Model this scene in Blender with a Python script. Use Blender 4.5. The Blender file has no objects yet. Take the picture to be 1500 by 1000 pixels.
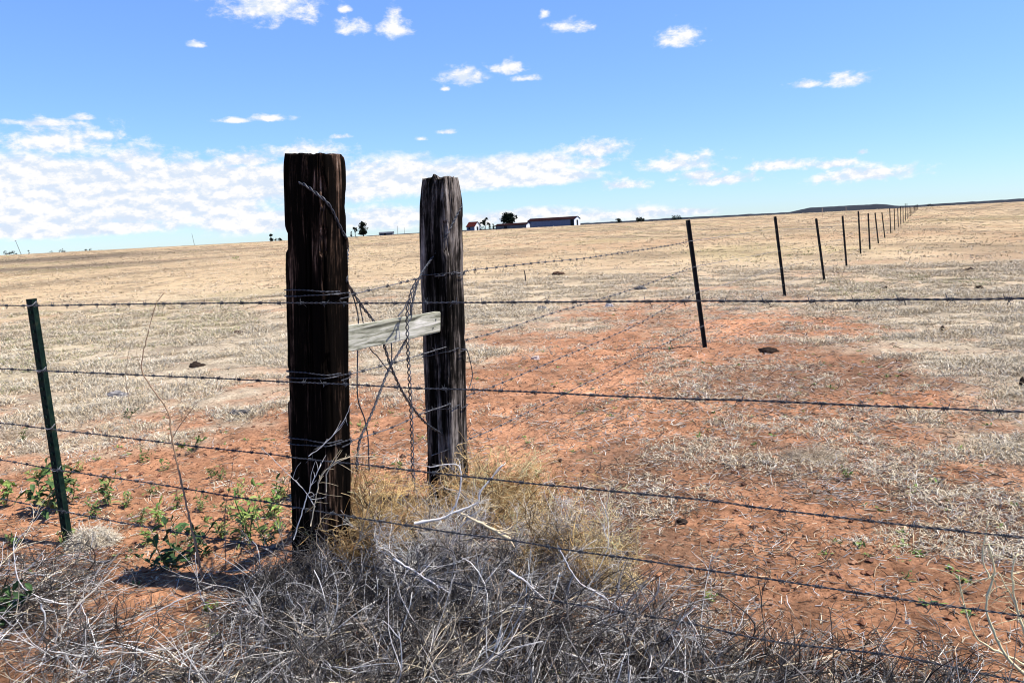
import bpy, bmesh, math, random
import numpy as np
from mathutils import Vector, Matrix
from mathutils.bvhtree import BVHTree

random.seed(7)
rng = np.random.default_rng(11)
SC = bpy.context.scene
COL = SC.collection
PI = math.pi

# ------------------------------------------------------------------ camera
F = 1167.0
CAMZ = 1.6
ROLL = math.atan2(79, 1500)
PITCH = math.atan2(163.3, F)
EYE = np.array([0.0, 0.0, CAMZ])
U0 = np.array([0, math.sin(PITCH), math.cos(PITCH)])
FW = np.array([0, math.cos(PITCH), -math.sin(PITCH)])
XX = np.array([1.0, 0, 0])
RT = math.cos(ROLL) * XX - math.sin(ROLL) * U0
UP = math.sin(ROLL) * XX + math.cos(ROLL) * U0

def ray(px, py):
    d = FW + RT * ((px - 750) / F) + UP * ((500 - py) / F)
    return d / np.linalg.norm(d)

def at_y(px, py, y):
    d = ray(px, py)
    return EYE + d * (y / d[1])

def on_plane(px, py, p0, n):
    d = ray(px, py)
    return EYE + d * (np.dot(p0 - EYE, n) / np.dot(d, n))

cam_d = bpy.data.cameras.new('camera')
cam = bpy.data.objects.new('camera', cam_d)
COL.objects.link(cam)
M = Matrix(((RT[0], UP[0], -FW[0], 0), (RT[1], UP[1], -FW[1], 0), (RT[2], UP[2], -FW[2], 0), (0, 0, 0, 1)))
cam.matrix_world = Matrix.Translation(EYE) @ M
cam_d.sensor_width = 36
cam_d.lens = F / 1500 * 36
cam_d.clip_start = 0.05
cam_d.clip_end = 20000
SC.camera = cam

# ------------------------------------------------------------------ noise
def _hash(ix, iy, seed):
    h = (ix.astype(np.int64) * 374761393 + iy.astype(np.int64) * 668265263 + seed * 974634777) & 0x7fffffff
    h = ((h ^ (h >> 13)) * 1274126177) & 0x7fffffff
    h = (h ^ (h >> 16)) & 0xffff
    return h / 65535.0

def vnoise(x, y, seed=0):
    x = np.asarray(x, float); y = np.asarray(y, float)
    ix = np.floor(x); iy = np.floor(y)
    fx = x - ix; fy = y - iy
    fx = fx * fx * (3 - 2 * fx); fy = fy * fy * (3 - 2 * fy)
    a = _hash(ix, iy, seed); b = _hash(ix + 1, iy, seed)
    c = _hash(ix, iy + 1, seed); d = _hash(ix + 1, iy + 1, seed)
    return (a * (1 - fx) + b * fx) * (1 - fy) + (c * (1 - fx) + d * fx) * fy

def fbm(x, y, seed=0, octv=4, gain=0.5):
    s = 0; a = 1; t = 0
    for o in range(octv):
        s = s + a * vnoise(x * 2 ** o + 17.3 * o, y * 2 ** o - 9.1 * o, seed + o)
        t += a; a *= gain
    return s / t

def sstep(a, b, v):
    t = np.clip((v - a) / (b - a), 0, 1)
    return t * t * (3 - 2 * t)

# ------------------------------------------------------------------ terrain
def bound(tbl):
    """distance limit as a function of bearing, from marks on flat ground"""
    t, d = [], []
    for px, py in tbl:
        r = ray(px, py)
        k = -CAMZ / r[2]
        p = EYE + r * k
        t.append(p[0] / p[1]); d.append(math.hypot(p[0], p[1]))
    o = np.argsort(t)
    t = np.array(t)[o]; d = np.log(np.array(d)[o])
    return lambda x, y: np.exp(np.interp(x / np.maximum(y, .05), t, d))

SOILB = bound([(-200, 640), (0, 632), (120, 605), (250, 588), (330, 585), (430, 572), (520, 540), (640, 530), (740, 505), (830, 470),
               (900, 452), (980, 440), (1060, 440), (1130, 448), (1220, 458), (1290, 485), (1360, 535), (1430, 572), (1500, 595), (1700, 625)])
BRUSHB = bound([(-200, 755), (0, 752), (70, 760), (130, 800), (200, 880), (300, 850), (380, 822), (440, 808), (520, 825), (700, 835),
                (780, 850), (860, 872), (920, 890), (1000, 918), (1100, 945), (1220, 962), (1330, 980), (1420, 1010), (1500, 1070), (1600, 1150)])

def Hm(x, y):
    d = np.hypot(x, y)
    h = 2.2 * sstep(70, 440, d) * (1 - sstep(480, 1000, d)) 
    h = h + 0.05 * (fbm(x * .5, y * .5, 3, 3) - .5) * (1 - .6 * sstep(30, 200, d))
    h = h + (fbm(x * 4.5, y * 4.5, 5, 3) - .5) * 0.045 * (1 - sstep(15, 60, d))
    h = h + (fbm(x * 22, y * 22, 8, 2) - .5) * 0.016 * (1 - sstep(8, 25, d))
    return h

def ground_pt(px, py):
    r = ray(px, py)
    lo, prev = 1.0, None
    t = 1.5
    while t < 900:
        p = EYE + r * t
        if p[2] <= float(Hm(p[0], p[1])):
            break
        t *= 1.01
    a, b = t / 1.01, t
    for _ in range(25):
        m = (a + b) / 2
        p = EYE + r * m
        if p[2] <= float(Hm(p[0], p[1])): b = m
        else: a = m
    return EYE + r * b

def soil_amount(x, y):
    d = np.hypot(x, y)
    q = np.log(SOILB(x, y) / d)
    n = (fbm(x * .7, y * .7, 21, 4) - .5) * 1.1 + (fbm(x * 3.1, y * 3.1, 25, 3) - .5) * .9
    s = sstep(-.32, .34, q + n * .75)
    # bare scuffed patches out in the grass, streaked across
    p = sstep(.60, .72, fbm(x * .22 + 5, y * .16, 31, 4)) * (1 - sstep(12, 40, d)) * .6
    # fence line strip
    return np.maximum(s, p)

def dark_strips(x, y):
    d = np.hypot(x, y); t = x / np.maximum(y, .1)
    dd = d * (1 + .12 * (fbm(x * .02, y * .02, 67, 3) - .5))
    return np.clip((np.exp(-((dd - 108) / 11) ** 2) * .75 + np.exp(-((dd - 190) / 40) ** 2) * .8) * (1 - sstep(-.55, -.22, t)), 0, 1)

def ground_colour(x, y):
    d = np.hypot(x, y)
    s = soil_amount(x, y)
    soil = np.stack([.455 + 0 * x, .228 + 0 * x, .122 + 0 * x], -1)
    v = fbm(x * 1.3, y * 1.3, 41, 4)
    soil = soil * (0.62 + 0.7 * v)[..., None]
    dk = sstep(.5, .75, fbm(x * 7, y * 7, 44, 3))
    soil = soil * (1 - .38 * dk)[..., None]
    near = np.array([.54, .445, .31]); far = np.array([.555, .41, .24])
    k = sstep(8, 40, d)[..., None]
    gr = near * (1 - k) + far * k
    g = fbm(x * .35, y * .25, 51, 5)
    gr = gr * (0.74 + .52 * g)[..., None]
    red = sstep(.5, .72, fbm(x * .12, y * .07, 55, 4))[..., None]
    gr = gr * (1 - .4 * red) + np.array([.43, .24, .125]) * .4 * red
    grn = (sstep(.58, .72, fbm(x * .09 + 3, y * .05, 61, 4)) * .25)[..., None]
    gr = gr * (1 - grn) + np.array([.36, .34, .13]) * grn
    mot = sstep(.55, .8, fbm(x * 1.1, y * .8, 63, 3))[..., None]
    gr = gr * (1 - .36 * mot)
    mot2 = sstep(.5, .68, fbm(x * .16 + 7, y * .05, 69, 4))[..., None] * k
    gr = gr * (1 - .34 * mot2)
    # darker brown strips across the field far out to the left
    strip = dark_strips(x, y)
    gr = gr * (1 - strip[..., None]) + np.array([.13, .105, .075]) * strip[..., None]
    bare = (np.exp(-((x - (-.43 + .525 * (y - 4.6)) + .1) / .8) ** 2) * sstep(4.2, 5.5, y) * (1 - sstep(11, 16, y)))[..., None]
    soil = soil * (1 + .30 * bare)
    # trampled brown litter-stained soil in the near right
    lit = (sstep(.34, .58, fbm(x * .8 + 9, y * .8, 65, 4)) * sstep(-.05, .15, x / np.maximum(y, .1)) * (1 - sstep(7, 13, d)) * .75)[..., None]
    soil = soil * (1 - lit) + np.array([.20, .118, .074]) * lit
    # leaf mould under the dead brush, darkened to paint shade into the gaps
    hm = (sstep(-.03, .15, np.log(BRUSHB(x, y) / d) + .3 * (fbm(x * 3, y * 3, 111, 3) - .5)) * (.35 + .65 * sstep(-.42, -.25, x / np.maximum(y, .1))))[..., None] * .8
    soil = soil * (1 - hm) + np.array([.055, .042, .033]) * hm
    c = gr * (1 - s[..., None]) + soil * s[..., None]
    drk = (sstep(345, 430, d) * (.75 + .25 * sstep(440, 520, d)))[..., None]
    return c * (1 - drk) + np.array([.05, .048, .035]) * drk

# ------------------------------------------------------------------ materials
def newmat(name):
    m = bpy.data.materials.new(name); m.use_nodes = True
    nt = m.node_tree
    b = nt.nodes['Principled BSDF']
    b.inputs['Specular IOR Level'].default_value = .25
    return m, nt, b

def N(nt, t, **kw):
    n = nt.nodes.new(t)
    for k, v in kw.items(): setattr(n, k, v)
    return n

def noise_node(nt, vec, scale, detail=4, rough=.6, dist=0):
    n = N(nt, 'ShaderNodeTexNoise')
    n.inputs['Scale'].default_value = scale; n.inputs['Detail'].default_value = detail
    n.inputs['Roughness'].default_value = rough; n.inputs['Distortion'].default_value = dist
    if vec is not None: nt.links.new(vec, n.inputs['Vector'])
    return n

def ramp(nt, fac, stops):
    r = N(nt, 'ShaderNodeValToRGB')
    e = r.color_ramp.elements
    while len(e) < len(stops): e.new(.5)
    for i, (p, c) in enumerate(stops):
        e[i].position = p; e[i].color = (*c, 1)
    nt.links.new(fac, r.inputs['Fac'])
    return r

def attr_mat(name, rough=.85, spec=.2, sub=0, vary=None):
    m, nt, b = newmat(name)
    a = N(nt, 'ShaderNodeAttribute', attribute_name='Col')
    out = a.outputs['Color']
    if vary:
        tc = N(nt, 'ShaderNodeTexCoord')
        n = noise_node(nt, tc.outputs['Object'], vary, 4, .65)
        r = ramp(nt, n.outputs['Fac'], [(.25, (.55, .53, .5)), (.75, (1.3, 1.3, 1.3))])
        mx = N(nt, 'ShaderNodeMix', data_type='RGBA', blend_type='MULTIPLY')
        mx.inputs['Factor'].default_value = 1
        nt.links.new(out, mx.inputs['A']); nt.links.new(r.outputs['Color'], mx.inputs['B'])
        out = mx.outputs['Result']
    nt.links.new(out, b.inputs['Base Color'])
    b.inputs['Roughness'].default_value = rough
    b.inputs['Specular IOR Level'].default_value = spec
    return m

def plain_mat(name, col, rough=.7, var=.35, scale=6, bump=0, metal=0, spec=.3):
    m, nt, b = newmat(name)
    tc = N(nt, 'ShaderNodeTexCoord')
    n = noise_node(nt, tc.outputs['Object'], scale, 5, .62)
    c = np.array(col)
    r = ramp(nt, n.outputs['Fac'], [(.3, tuple(c * (1 - var))), (.7, tuple(np.minimum(c * (1 + var), 1)))])
    nt.links.new(r.outputs['Color'], b.inputs['Base Color'])
    b.inputs['Roughness'].default_value = rough; b.inputs['Metallic'].default_value = metal
    b.inputs['Specular IOR Level'].default_value = spec
    if bump:
        bp = N(nt, 'ShaderNodeBump'); bp.inputs['Strength'].default_value = bump; bp.inputs['Distance'].default_value = .02
        nt.links.new(n.outputs['Fac'], bp.inputs['Height']); nt.links.new(bp.outputs['Normal'], b.inputs['Normal'])
    return m

def ground_mat():
    m, nt, b = newmat('field_soil')
    a = N(nt, 'ShaderNodeAttribute', attribute_name='Col')
    tc = N(nt, 'ShaderNodeTexCoord')
    n1 = noise_node(nt, tc.outputs['Object'], 38, 6, .7)
    n2 = noise_node(nt, tc.outputs['Object'], 5, 5, .65)
    r1 = ramp(nt, n1.outputs['Fac'], [(.30, (.36, .32, .30)), (.5, (.95, .95, .95)), (.72, (1.35, 1.38, 1.42))])
    r2 = ramp(nt, n2.outputs['Fac'], [(.3, (.72, .7, .68)), (.7, (1.2, 1.2, 1.2))])
    m1 = N(nt, 'ShaderNodeMix', data_type='RGBA', blend_type='MULTIPLY'); m1.inputs['Factor'].default_value = 1
    m2 = N(nt, 'ShaderNodeMix', data_type='RGBA', blend_type='MULTIPLY'); m2.inputs['Factor'].default_value = 1
    nt.links.new(a.outputs['Color'], m1.inputs['A']); nt.links.new(r1.outputs['Color'], m1.inputs['B'])
    nt.links.new(m1.outputs['Result'], m2.inputs['A']); nt.links.new(r2.outputs['Color'], m2.inputs['B'])
    nt.links.new(m2.outputs['Result'], b.inputs['Base Color'])
    b.inputs['Roughness'].default_value = .95; b.inputs['Specular IOR Level'].default_value = .08
    bp = N(nt, 'ShaderNodeBump'); bp.inputs['Strength'].default_value = .8; bp.inputs['Distance'].default_value = .02
    nt.links.new(n1.outputs['Fac'], bp.inputs['Height'])
    bp2 = N(nt, 'ShaderNodeBump'); bp2.inputs['Strength'].default_value = .5; bp2.inputs['Distance'].default_value = .06
    nt.links.new(n2.outputs['Fac'], bp2.inputs['Height']); nt.links.new(bp.outputs['Normal'], bp2.inputs['Normal'])
    nt.links.new(bp2.outputs['Normal'], b.inputs['Normal'])
    return m

def timber_mat(name, stops, crack=.38):
    m, nt, b = newmat(name)
    tc = N(nt, 'ShaderNodeTexCoord')
    mp = N(nt, 'ShaderNodeMapping'); mp.inputs['Scale'].default_value = (38, 38, 1.6)
    nt.links.new(tc.outputs['Object'], mp.inputs['Vector'])
    g = noise_node(nt, mp.outputs['Vector'], 1.0, 7, .68, .4)
    mp2 = N(nt, 'ShaderNodeMapping'); mp2.inputs['Scale'].default_value = (9, 9, 1.3)
    nt.links.new(tc.outputs['Object'], mp2.inputs['Vector'])
    w = noise_node(nt, mp2.outputs['Vector'], 1.0, 4, .6)
    ad = N(nt, 'ShaderNodeMath', operation='MULTIPLY_ADD'); ad.inputs[1].default_value = .55
    sb = N(nt, 'ShaderNodeMath', operation='MULTIPLY'); sb.inputs[1].default_value = .45
    nt.links.new(w.outputs['Fac'], sb.inputs[0])
    nt.links.new(g.outputs['Fac'], ad.inputs[0]); nt.links.new(sb.outputs[0], ad.inputs[2])
    mp3 = N(nt, 'ShaderNodeMapping'); mp3.inputs['Scale'].default_value = (110, 110, 9)
    nt.links.new(tc.outputs['Object'], mp3.inputs['Vector'])
    fn3 = noise_node(nt, mp3.outputs['Vector'], 1.0, 5, .7, .6)
    bl = noise_node(nt, tc.outputs['Object'], 5.5, 5, .62, .5)
    ad2 = N(nt, 'ShaderNodeMath', operation='MULTIPLY_ADD'); ad2.inputs[1].default_value = .30; ad2.inputs[2].default_value = -.15
    nt.links.new(fn3.outputs['Fac'], ad2.inputs[0])
    ad3 = N(nt, 'ShaderNodeMath', operation='MULTIPLY_ADD'); ad3.inputs[1].default_value = .26; ad3.inputs[2].default_value = -.13
    nt.links.new(bl.outputs['Fac'], ad3.inputs[0])
    s1 = N(nt, 'ShaderNodeMath', operation='ADD'); nt.links.new(ad.outputs[0], s1.inputs[0]); nt.links.new(ad2.outputs[0], s1.inputs[1])
    s2 = N(nt, 'ShaderNodeMath', operation='ADD'); nt.links.new(s1.outputs[0], s2.inputs[0]); nt.links.new(ad3.outputs[0], s2.inputs[1])
    r = ramp(nt, s2.outputs[0], stops)
    nt.links.new(r.outputs['Color'], b.inputs['Base Color'])
    b.inputs['Roughness'].default_value = .95; b.inputs['Specular IOR Level'].default_value = .03
    bp = N(nt, 'ShaderNodeBump'); bp.inputs['Strength'].default_value = .9; bp.inputs['Distance'].default_value = .012
    nt.links.new(g.outputs['Fac'], bp.inputs['Height']); nt.links.new(bp.outputs['Normal'], b.inputs['Normal'])
    return m

MAT = {}
MAT['ground'] = ground_mat()
MAT['grass'] = attr_mat('dry_grass', .8, .15)
MAT['twig'] = attr_mat('bleached_stems', .75, .2)
MAT['leaf'] = attr_mat('green_leaves', .75, .15, vary=60)
MAT['clod'] = attr_mat('clods', .95, .1, vary=25)
MAT['tie1'] = timber_mat('creosoted_timber', [(.36, (.0015, .0011, .0009)), (.515, (.0045, .003, .002)), (.565, (.030, .018, .012)), (.625, (.17, .105, .07)), (.70, (.50, .40, .31))])
MAT['tie2'] = timber_mat('weathered_timber', [(.36, (.0025, .002, .0017)), (.465, (.007, .006, .005)), (.515, (.045, .037, .031)), (.575, (.19, .16, .135)), (.69, (.46, .41, .36))])
MAT['wire'] = plain_mat('galvanised_wire', (.06, .063, .072), .5, .6, 60, 0, .35)
MAT['old_wire'] = plain_mat('dull_grey_wire', (.17, .17, .175), .6, .4, 60, 0, .2)
MAT['barb'] = plain_mat('barb_wire', (.06, .065, .075), .5, .5, 60, 0, .35)
MAT['tumble_hill'] = plain_mat('far_hill', (.012, .012, .011), .95, .4, .02)

# ------------------------------------------------------------------ mesh accumulators
class Acc:
    def __init__(s):
        s.v = []; s.q = []; s.t = []; s.c = []; s.n = 0
    def add(s, v, quads=None, tris=None, col=None):
        v = np.asarray(v, float).reshape(-1, 3)
        if quads is not None: s.q.append(np.asarray(quads).reshape(-1, 4) + s.n)
        if tris is not None: s.t.append(np.asarray(tris).reshape(-1, 3) + s.n)
        if col is None: col = np.ones((len(v), 3)) * .5
        s.v.append(v); s.c.append(np.broadcast_to(np.asarray(col, float), (len(v), 3))); s.n += len(v)
    def tubes(s, P, R, col=None, sides=3, closed_tip=False):
        """P (N,n,3) polylines, R (N,n) radii, col (N,3)"""
        P = np.asarray(P, float); Nn, n, _ = P.shape
        R = np.broadcast_to(np.asarray(R, float), (Nn, n))
        T = np.gradient(P, axis=1)
        T /= np.maximum(np.linalg.norm(T, axis=2, keepdims=True), 1e-9)
        ref = np.zeros((Nn, 1, 3)); mean = np.abs(T.mean(axis=1))
        k = np.argmin(mean, axis=1)
        ref[np.arange(Nn), 0, k] = 1
        A = np.cross(T, ref); A /= np.maximum(np.linalg.norm(A, axis=2, keepdims=True), 1e-9)
        B = np.cross(T, A)
        ang = np.arange(sides) * 2 * PI / sides
        V = P[:, :, None, :] + R[:, :, None, None] * (A[:, :, None, :] * np.cos(ang)[None, None, :, None] + B[:, :, None, :] * np.sin(ang)[None, None, :, None])
        idx = np.arange(Nn * n * sides).reshape(Nn, n, sides)
        a = idx[:, :-1, :]; b = idx[:, 1:, :]
        q = np.stack([a, np.roll(a, -1, 2), np.roll(b, -1, 2), b], -1)
        c = None
        if col is not None:
            c = np.repeat(np.asarray(col, float), n * sides, axis=0)
        s.add(V, quads=q, col=c)
        if sides >= 4:
            caps = []
            for e in (0, n - 1):
                for i in range(Nn):
                    f = idx[i, e]
                    for j in range(1, sides - 1):
                        caps.append((f[0], f[j], f[j + 1]))
            base = s.n - Nn * n * sides
            s.t.append(np.array(caps) + base)
    def ribbons(s, P, W, side, col=None):
        """P (N,n,3), W (N,n) half widths, side (N,3)"""
        P = np.asarray(P, float); Nn, n, _ = P.shape
        S = side[:, None, :] * np.broadcast_to(W, (Nn, n))[:, :, None]
        V = np.stack([P - S, P + S], 2)
        idx = np.arange(Nn * n * 2).reshape(Nn, n, 2)
        q = np.stack([idx[:, :-1, 0], idx[:, :-1, 1], idx[:, 1:, 1], idx[:, 1:, 0]], -1)
        c = None
        if col is not None:
            c = np.repeat(np.asarray(col, float), n * 2, axis=0)
        s.add(V, quads=q, col=c)
    def mesh(s, name, mat, origin=(0, 0, 0), smooth=True):
        me = bpy.data.meshes.new(name)
        v = np.concatenate(s.v) - np.asarray(origin, float)
        q = np.concatenate(s.q) if s.q else np.zeros((0, 4), int)
        t = np.concatenate(s.t) if s.t else np.zeros((0, 3), int)
        me.vertices.add(len(v)); me.vertices.foreach_set('co', v.astype(np.float32).ravel())
        loops = np.concatenate([q.ravel(), t.ravel()]).astype(np.int32)
        me.loops.add(len(loops)); me.loops.foreach_set('vertex_index', loops)
        nq, ntr = len(q), len(t)
        st = np.concatenate([np.arange(nq) * 4, nq * 4 + np.arange(ntr) * 3]).astype(np.int32)
        tot = np.concatenate([np.full(nq, 4), np.full(ntr, 3)]).astype(np.int32)
        me.polygons.add(nq + ntr)
        me.polygons.foreach_set('loop_start', st); me.polygons.foreach_set('loop_total', tot)
        me.polygons.foreach_set('use_smooth', np.full(nq + ntr, smooth))
        at = me.attributes.new('Col', 'FLOAT_COLOR', 'POINT')
        c = np.concatenate([np.concatenate(s.c), np.ones((len(v), 1))], 1)
        at.data.foreach_set('color', c.astype(np.float32).ravel())
        me.update(calc_edges=True)
        me.materials.append(MAT[mat] if isinstance(mat, str) else mat)
        return me
    def build(s, name, mat, origin=(0, 0, 0), parent=None, smooth=True):
        me = s.mesh(name, mat, origin, smooth)
        o = bpy.data.objects.new(name, me); COL.objects.link(o)
        if parent is not None:
            o.parent = parent
            o.location = Vector(origin) - parent.location
        else:
            o.location = Vector(origin)
        return o

def tag(o, label=None, cat=None, group=None, kind=None):
    if label: o['label'] = label
    if cat: o['category'] = cat
    if group: o['group'] = group
    if kind: o['kind'] = kind
    return o

def empty(name, loc):
    o = bpy.data.objects.new(name, None); o.empty_display_size = .1
    COL.objects.link(o); o.location = Vector(loc); return o

def catmull(pts, step):
    pts = [np.asarray(p, float) for p in pts]
    if len(pts) == 2:
        L = np.linalg.norm(pts[1] - pts[0]); n = max(2, int(L / step) + 1)
        return np.array([pts[0] + (pts[1] - pts[0]) * t for t in np.linspace(0, 1, n)])
    P = [2 * pts[0] - pts[1]] + pts + [2 * pts[-1] - pts[-2]]
    out = []
    for i in range(1, len(P) - 2):
        p0, p1, p2, p3 = P[i - 1], P[i], P[i + 1], P[i + 2]
        n = max(2, int(np.linalg.norm(p2 - p1) / step))
        for t in np.linspace(0, 1, n, endpoint=False):
            out.append(.5 * ((2 * p1) + (-p0 + p2) * t + (2 * p0 - 5 * p1 + 4 * p2 - p3) * t * t + (-p0 + 3 * p1 - 3 * p2 + p3) * t ** 3))
    out.append(P[-2])
    return np.array(out)

def rand_cols(n, palette, jit=.15):
    pal = np.array(palette); k = rng.integers(0, len(pal), n)
    return np.clip(pal[k] * (1 + rng.normal(0, jit, (n, 1))), .004, .95)

# ------------------------------------------------------------------ ground sheet
def make_ground():
    rings = [0.02, .5, 1.0]
    r = 1.5
    while r < 14: rings.append(r); r *= 1.0048
    while r < 120: rings.append(r); r *= 1.011
    while r < 9000: rings.append(r); r *= 1.035
    rings = np.array(rings)
    a1 = np.radians(np.arange(-44, 44.01, .11))
    a2 = np.radians(np.arange(46, 314, 2.0))
    ang = np.concatenate([a1, a2])
    A, R = np.meshgrid(ang, rings, indexing='xy')
    x = R * np.sin(A); y = R * np.cos(A)
    z = Hm(x, y)
    c = ground_colour(x, np.where(y > .3, y, .3 + 0 * y))
    nr, na = x.shape
    idx = np.arange(nr * na).reshape(nr, na)
    nx = np.roll(idx, -1, 1)
    q = np.stack([idx[:-1], idx[1:], nx[1:], nx[:-1]], -1)
    ac = Acc(); ac.add(np.stack([x, y, z], -1), quads=q[:, :, ::-1] if False else q, col=c.reshape(-1, 3))
    o = ac.build('ground', 'ground')
    tag(o, kind='structure')
make_ground()

def make_hills():
    az = np.radians(np.arange(-75, 75.01, .15))
    prof = [(1150, -.4), (1300, .55), (1450, .95), (1600, 1.0), (1900, .9), (2600, -.3)]
    base = 4.2 + 2.0 * fbm(az * 9, az * 0, 71, 4) + .8 * (fbm(az * 160, az * 0 + 3, 73, 3) - .5)
    px = 750 + F * np.tan(az)
    mesa = sstep(1160, 1192, px) * (1 - sstep(1285, 1330, px)) * (5.6 + .5 * fbm(az * 60, az * 0, 75, 3))
    lowleft = 1 - .35 * (1 - sstep(300, 700, px))
    right = 1 + .45 * sstep(650, 900, px) + .2 * sstep(1330, 1450, px)
    top = base * lowleft * right + mesa
    v = []
    for d, k in prof:
        v.append(np.stack([d * np.sin(az), d * np.cos(az), k * top], -1))
    v = np.array(v)
    nr, na = v.shape[:2]
    idx = np.arange(nr * na).reshape(nr, na)
    q = np.stack([idx[:-1, :-1], idx[:-1, 1:], idx[1:, 1:], idx[1:, :-1]], -1)
    ac = Acc(); ac.add(v, quads=q)
    tag(ac.build('hills', 'tumble_hill'), kind='structure')
make_hills()

# ------------------------------------------------------------------ key positions
FRONT_Y = ground_pt(472, 862)[1]
REAR_Y = ground_pt(657, 740)[1]
fb = at_y(472, 862, FRONT_Y); ft = at_y(461, 228, FRONT_Y)
rb = at_y(657, 740, REAR_Y); rt = at_y(645, 262, REAR_Y)
tb = ground_pt(95, 786); tt = at_y(42, 438, tb[1])
fd = fb - tb; fd[2] = 0; fd /= np.linalg.norm(fd)             # front fence runs this way, left to right
fn = np.array([-fd[1], fd[0], 0]); fn = fn if fn[1] < 0 else -fn   # toward the camera

# ------------------------------------------------------------------ timber posts
def timber_post(name, base, top, yaw, a, b, seed, mat, wear, bury=.25):
    base = np.asarray(base, float); top = np.asarray(top, float)
    ax = top - base; L = np.linalg.norm(ax); ax /= L
    rs = np.random.default_rng(seed)
    na, nz = 220, 300
    th = np.linspace(0, 2 * PI, na, endpoint=False)
    zz = np.linspace(-bury, L, nz)
    ct, sn = np.cos(th), np.sin(th)
    nexp = 9
    r0 = (np.abs(ct / a) ** nexp + np.abs(sn / b) ** nexp) ** (-1 / nexp)
    X = (r0 * ct)[None, :] * np.ones((nz, 1)); Y = (r0 * sn)[None, :] * np.ones((nz, 1))
    per = np.cumsum(np.hypot(np.diff(np.append(r0 * ct, r0[0] * ct[0])), np.diff(np.append(r0 * sn, r0[0] * sn[0]))))
    per = per - per[0]
    U, Z = np.meshgrid(per, zz)
    U = U * (1 + 0 * Z)
    edge = (np.abs(np.abs(X) / a - 1) < .25) * (np.abs(np.abs(Y) / b - 1) < .25)
    fade = np.minimum(1, np.minimum(U, per[-1] - U) / .03)
    d = (fbm(U * 3.5, Z * 2.2, seed, 4) - .5) * .020 + (fbm(U * 75, Z * 3.4, seed + 9, 3) - .5) * .006 - .016 * sstep(.60, .72, fbm(U * 9, Z * 5, seed + 33, 4)) * edge
    d *= fade
    # drying checks: long vertical splits
    for i in range(26 if wear < 1.5 else 46):
        u0 = rs.uniform(0.02, per[-1] - .02); zc = rs.uniform(0, L); ln = rs.uniform(.15, .7); w = rs.uniform(.0022, .005)
        uu = u0 + .010 * (vnoise(Z * 4, Z * 0 + i, seed + 50) - .5)
        env = np.clip(1 - ((Z - zc) / ln) ** 2, 0, 1) ** .5
        d -= rs.uniform(.006, .016) * env * np.exp(-((U - uu) / w) ** 2)
    # worn top
    topk = np.clip((Z - (L - .16 * wear)) / (.16 * wear), 0, 1)
    s = 1 - .085 * wear * topk ** 3 * (.4 + 1.2 * fbm(U * 9, Z * 2, seed + 70, 3))
    R = np.hypot(X, Y)
    R2 = (R + d) * s
    X = X / R * R2; Y = Y / R * R2
    # ragged top edge
    Zt = Z + topk ** 4 * (fbm(U * 22, Z * 0, seed + 80, 3) - .5) * .035 * wear
    # a few chunks knocked out of the edges
    acc = Acc()
    W = np.stack([X, Y, Zt], -1)
    idx = np.arange(nz * na).reshape(nz, na); nx = np.roll(idx, -1, 1)
    q = np.stack([idx[:-1], nx[:-1], nx[1:], idx[1:]], -1)
    acc.add(W, quads=q)
    prev = idx[-1]; ringW = W[-1]
    n0 = nz * na
    for k, f in enumerate((.93, .75, .5, .25, .06)):
        P = ringW.copy(); P[:, 0] *= f; P[:, 1] *= f
        P[:, 2] = ringW[:, 2] * f ** .5 + (L + .004) * (1 - f ** .5) + (fbm(P[:, 0] * 60, P[:, 1] * 14, seed + 90, 3) - .5) * .018
        acc.v.append(P); acc.c.append(np.ones((na, 3)) * .5); acc.n += na
        cur = np.arange(na) + n0 + k * na
        acc.q.append(np.stack([prev, np.roll(prev, -1), np.roll(cur, -1), cur], -1)); prev = cur
    acc.t.append(np.stack([np.full(na - 2, prev[0]), prev[1:-1], prev[2:]], -1))
    me = acc.mesh(name, mat)
    o = bpy.data.objects.new(name, me); COL.objects.link(o)
    zax = Vector(ax); xax = Vector((math.cos(yaw), math.sin(yaw), 0)); yax = zax.cross(xax).normalized(); xax = yax.cross(zax)
    mw = Matrix((xax, yax, zax)).transposed().to_4x4(); mw.translation = Vector(base)
    o.matrix_world = mw
    return o, mw, me

fyaw = math.atan2(fd[1], fd[0])
P1, m1, me1 = timber_post('timber_post', fb, ft, fyaw, .118, .082, 101, 'tie1', .6)
tag(P1, 'tall dark railway tie corner post, the thicker one nearest the viewer', 'post', 'timber corner posts')
P2, m2, me2 = timber_post('timber_post', rb, rt, fyaw + math.radians(-2), .096, .094, 131, 'tie2', 1.9)
tag(P2, 'grey cracked timber post with ragged narrow top, behind and right of the thicker post', 'post', 'timber corner posts')

def bvh_of(me, mw):
    vs = [mw @ v.co for v in me.vertices]
    return BVHTree.FromPolygons(vs, [tuple(p.vertices) for p in me.polygons])
B1, B2 = bvh_of(me1, m1), bvh_of(me2, m2)

def on_post(px, py, bvh, off=.004):
    h = bvh.ray_cast(Vector(EYE), Vector(ray(px, py)))
    if h[0] is None: return None
    return np.array(h[0] - Vector(ray(px, py)) * off)

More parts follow.
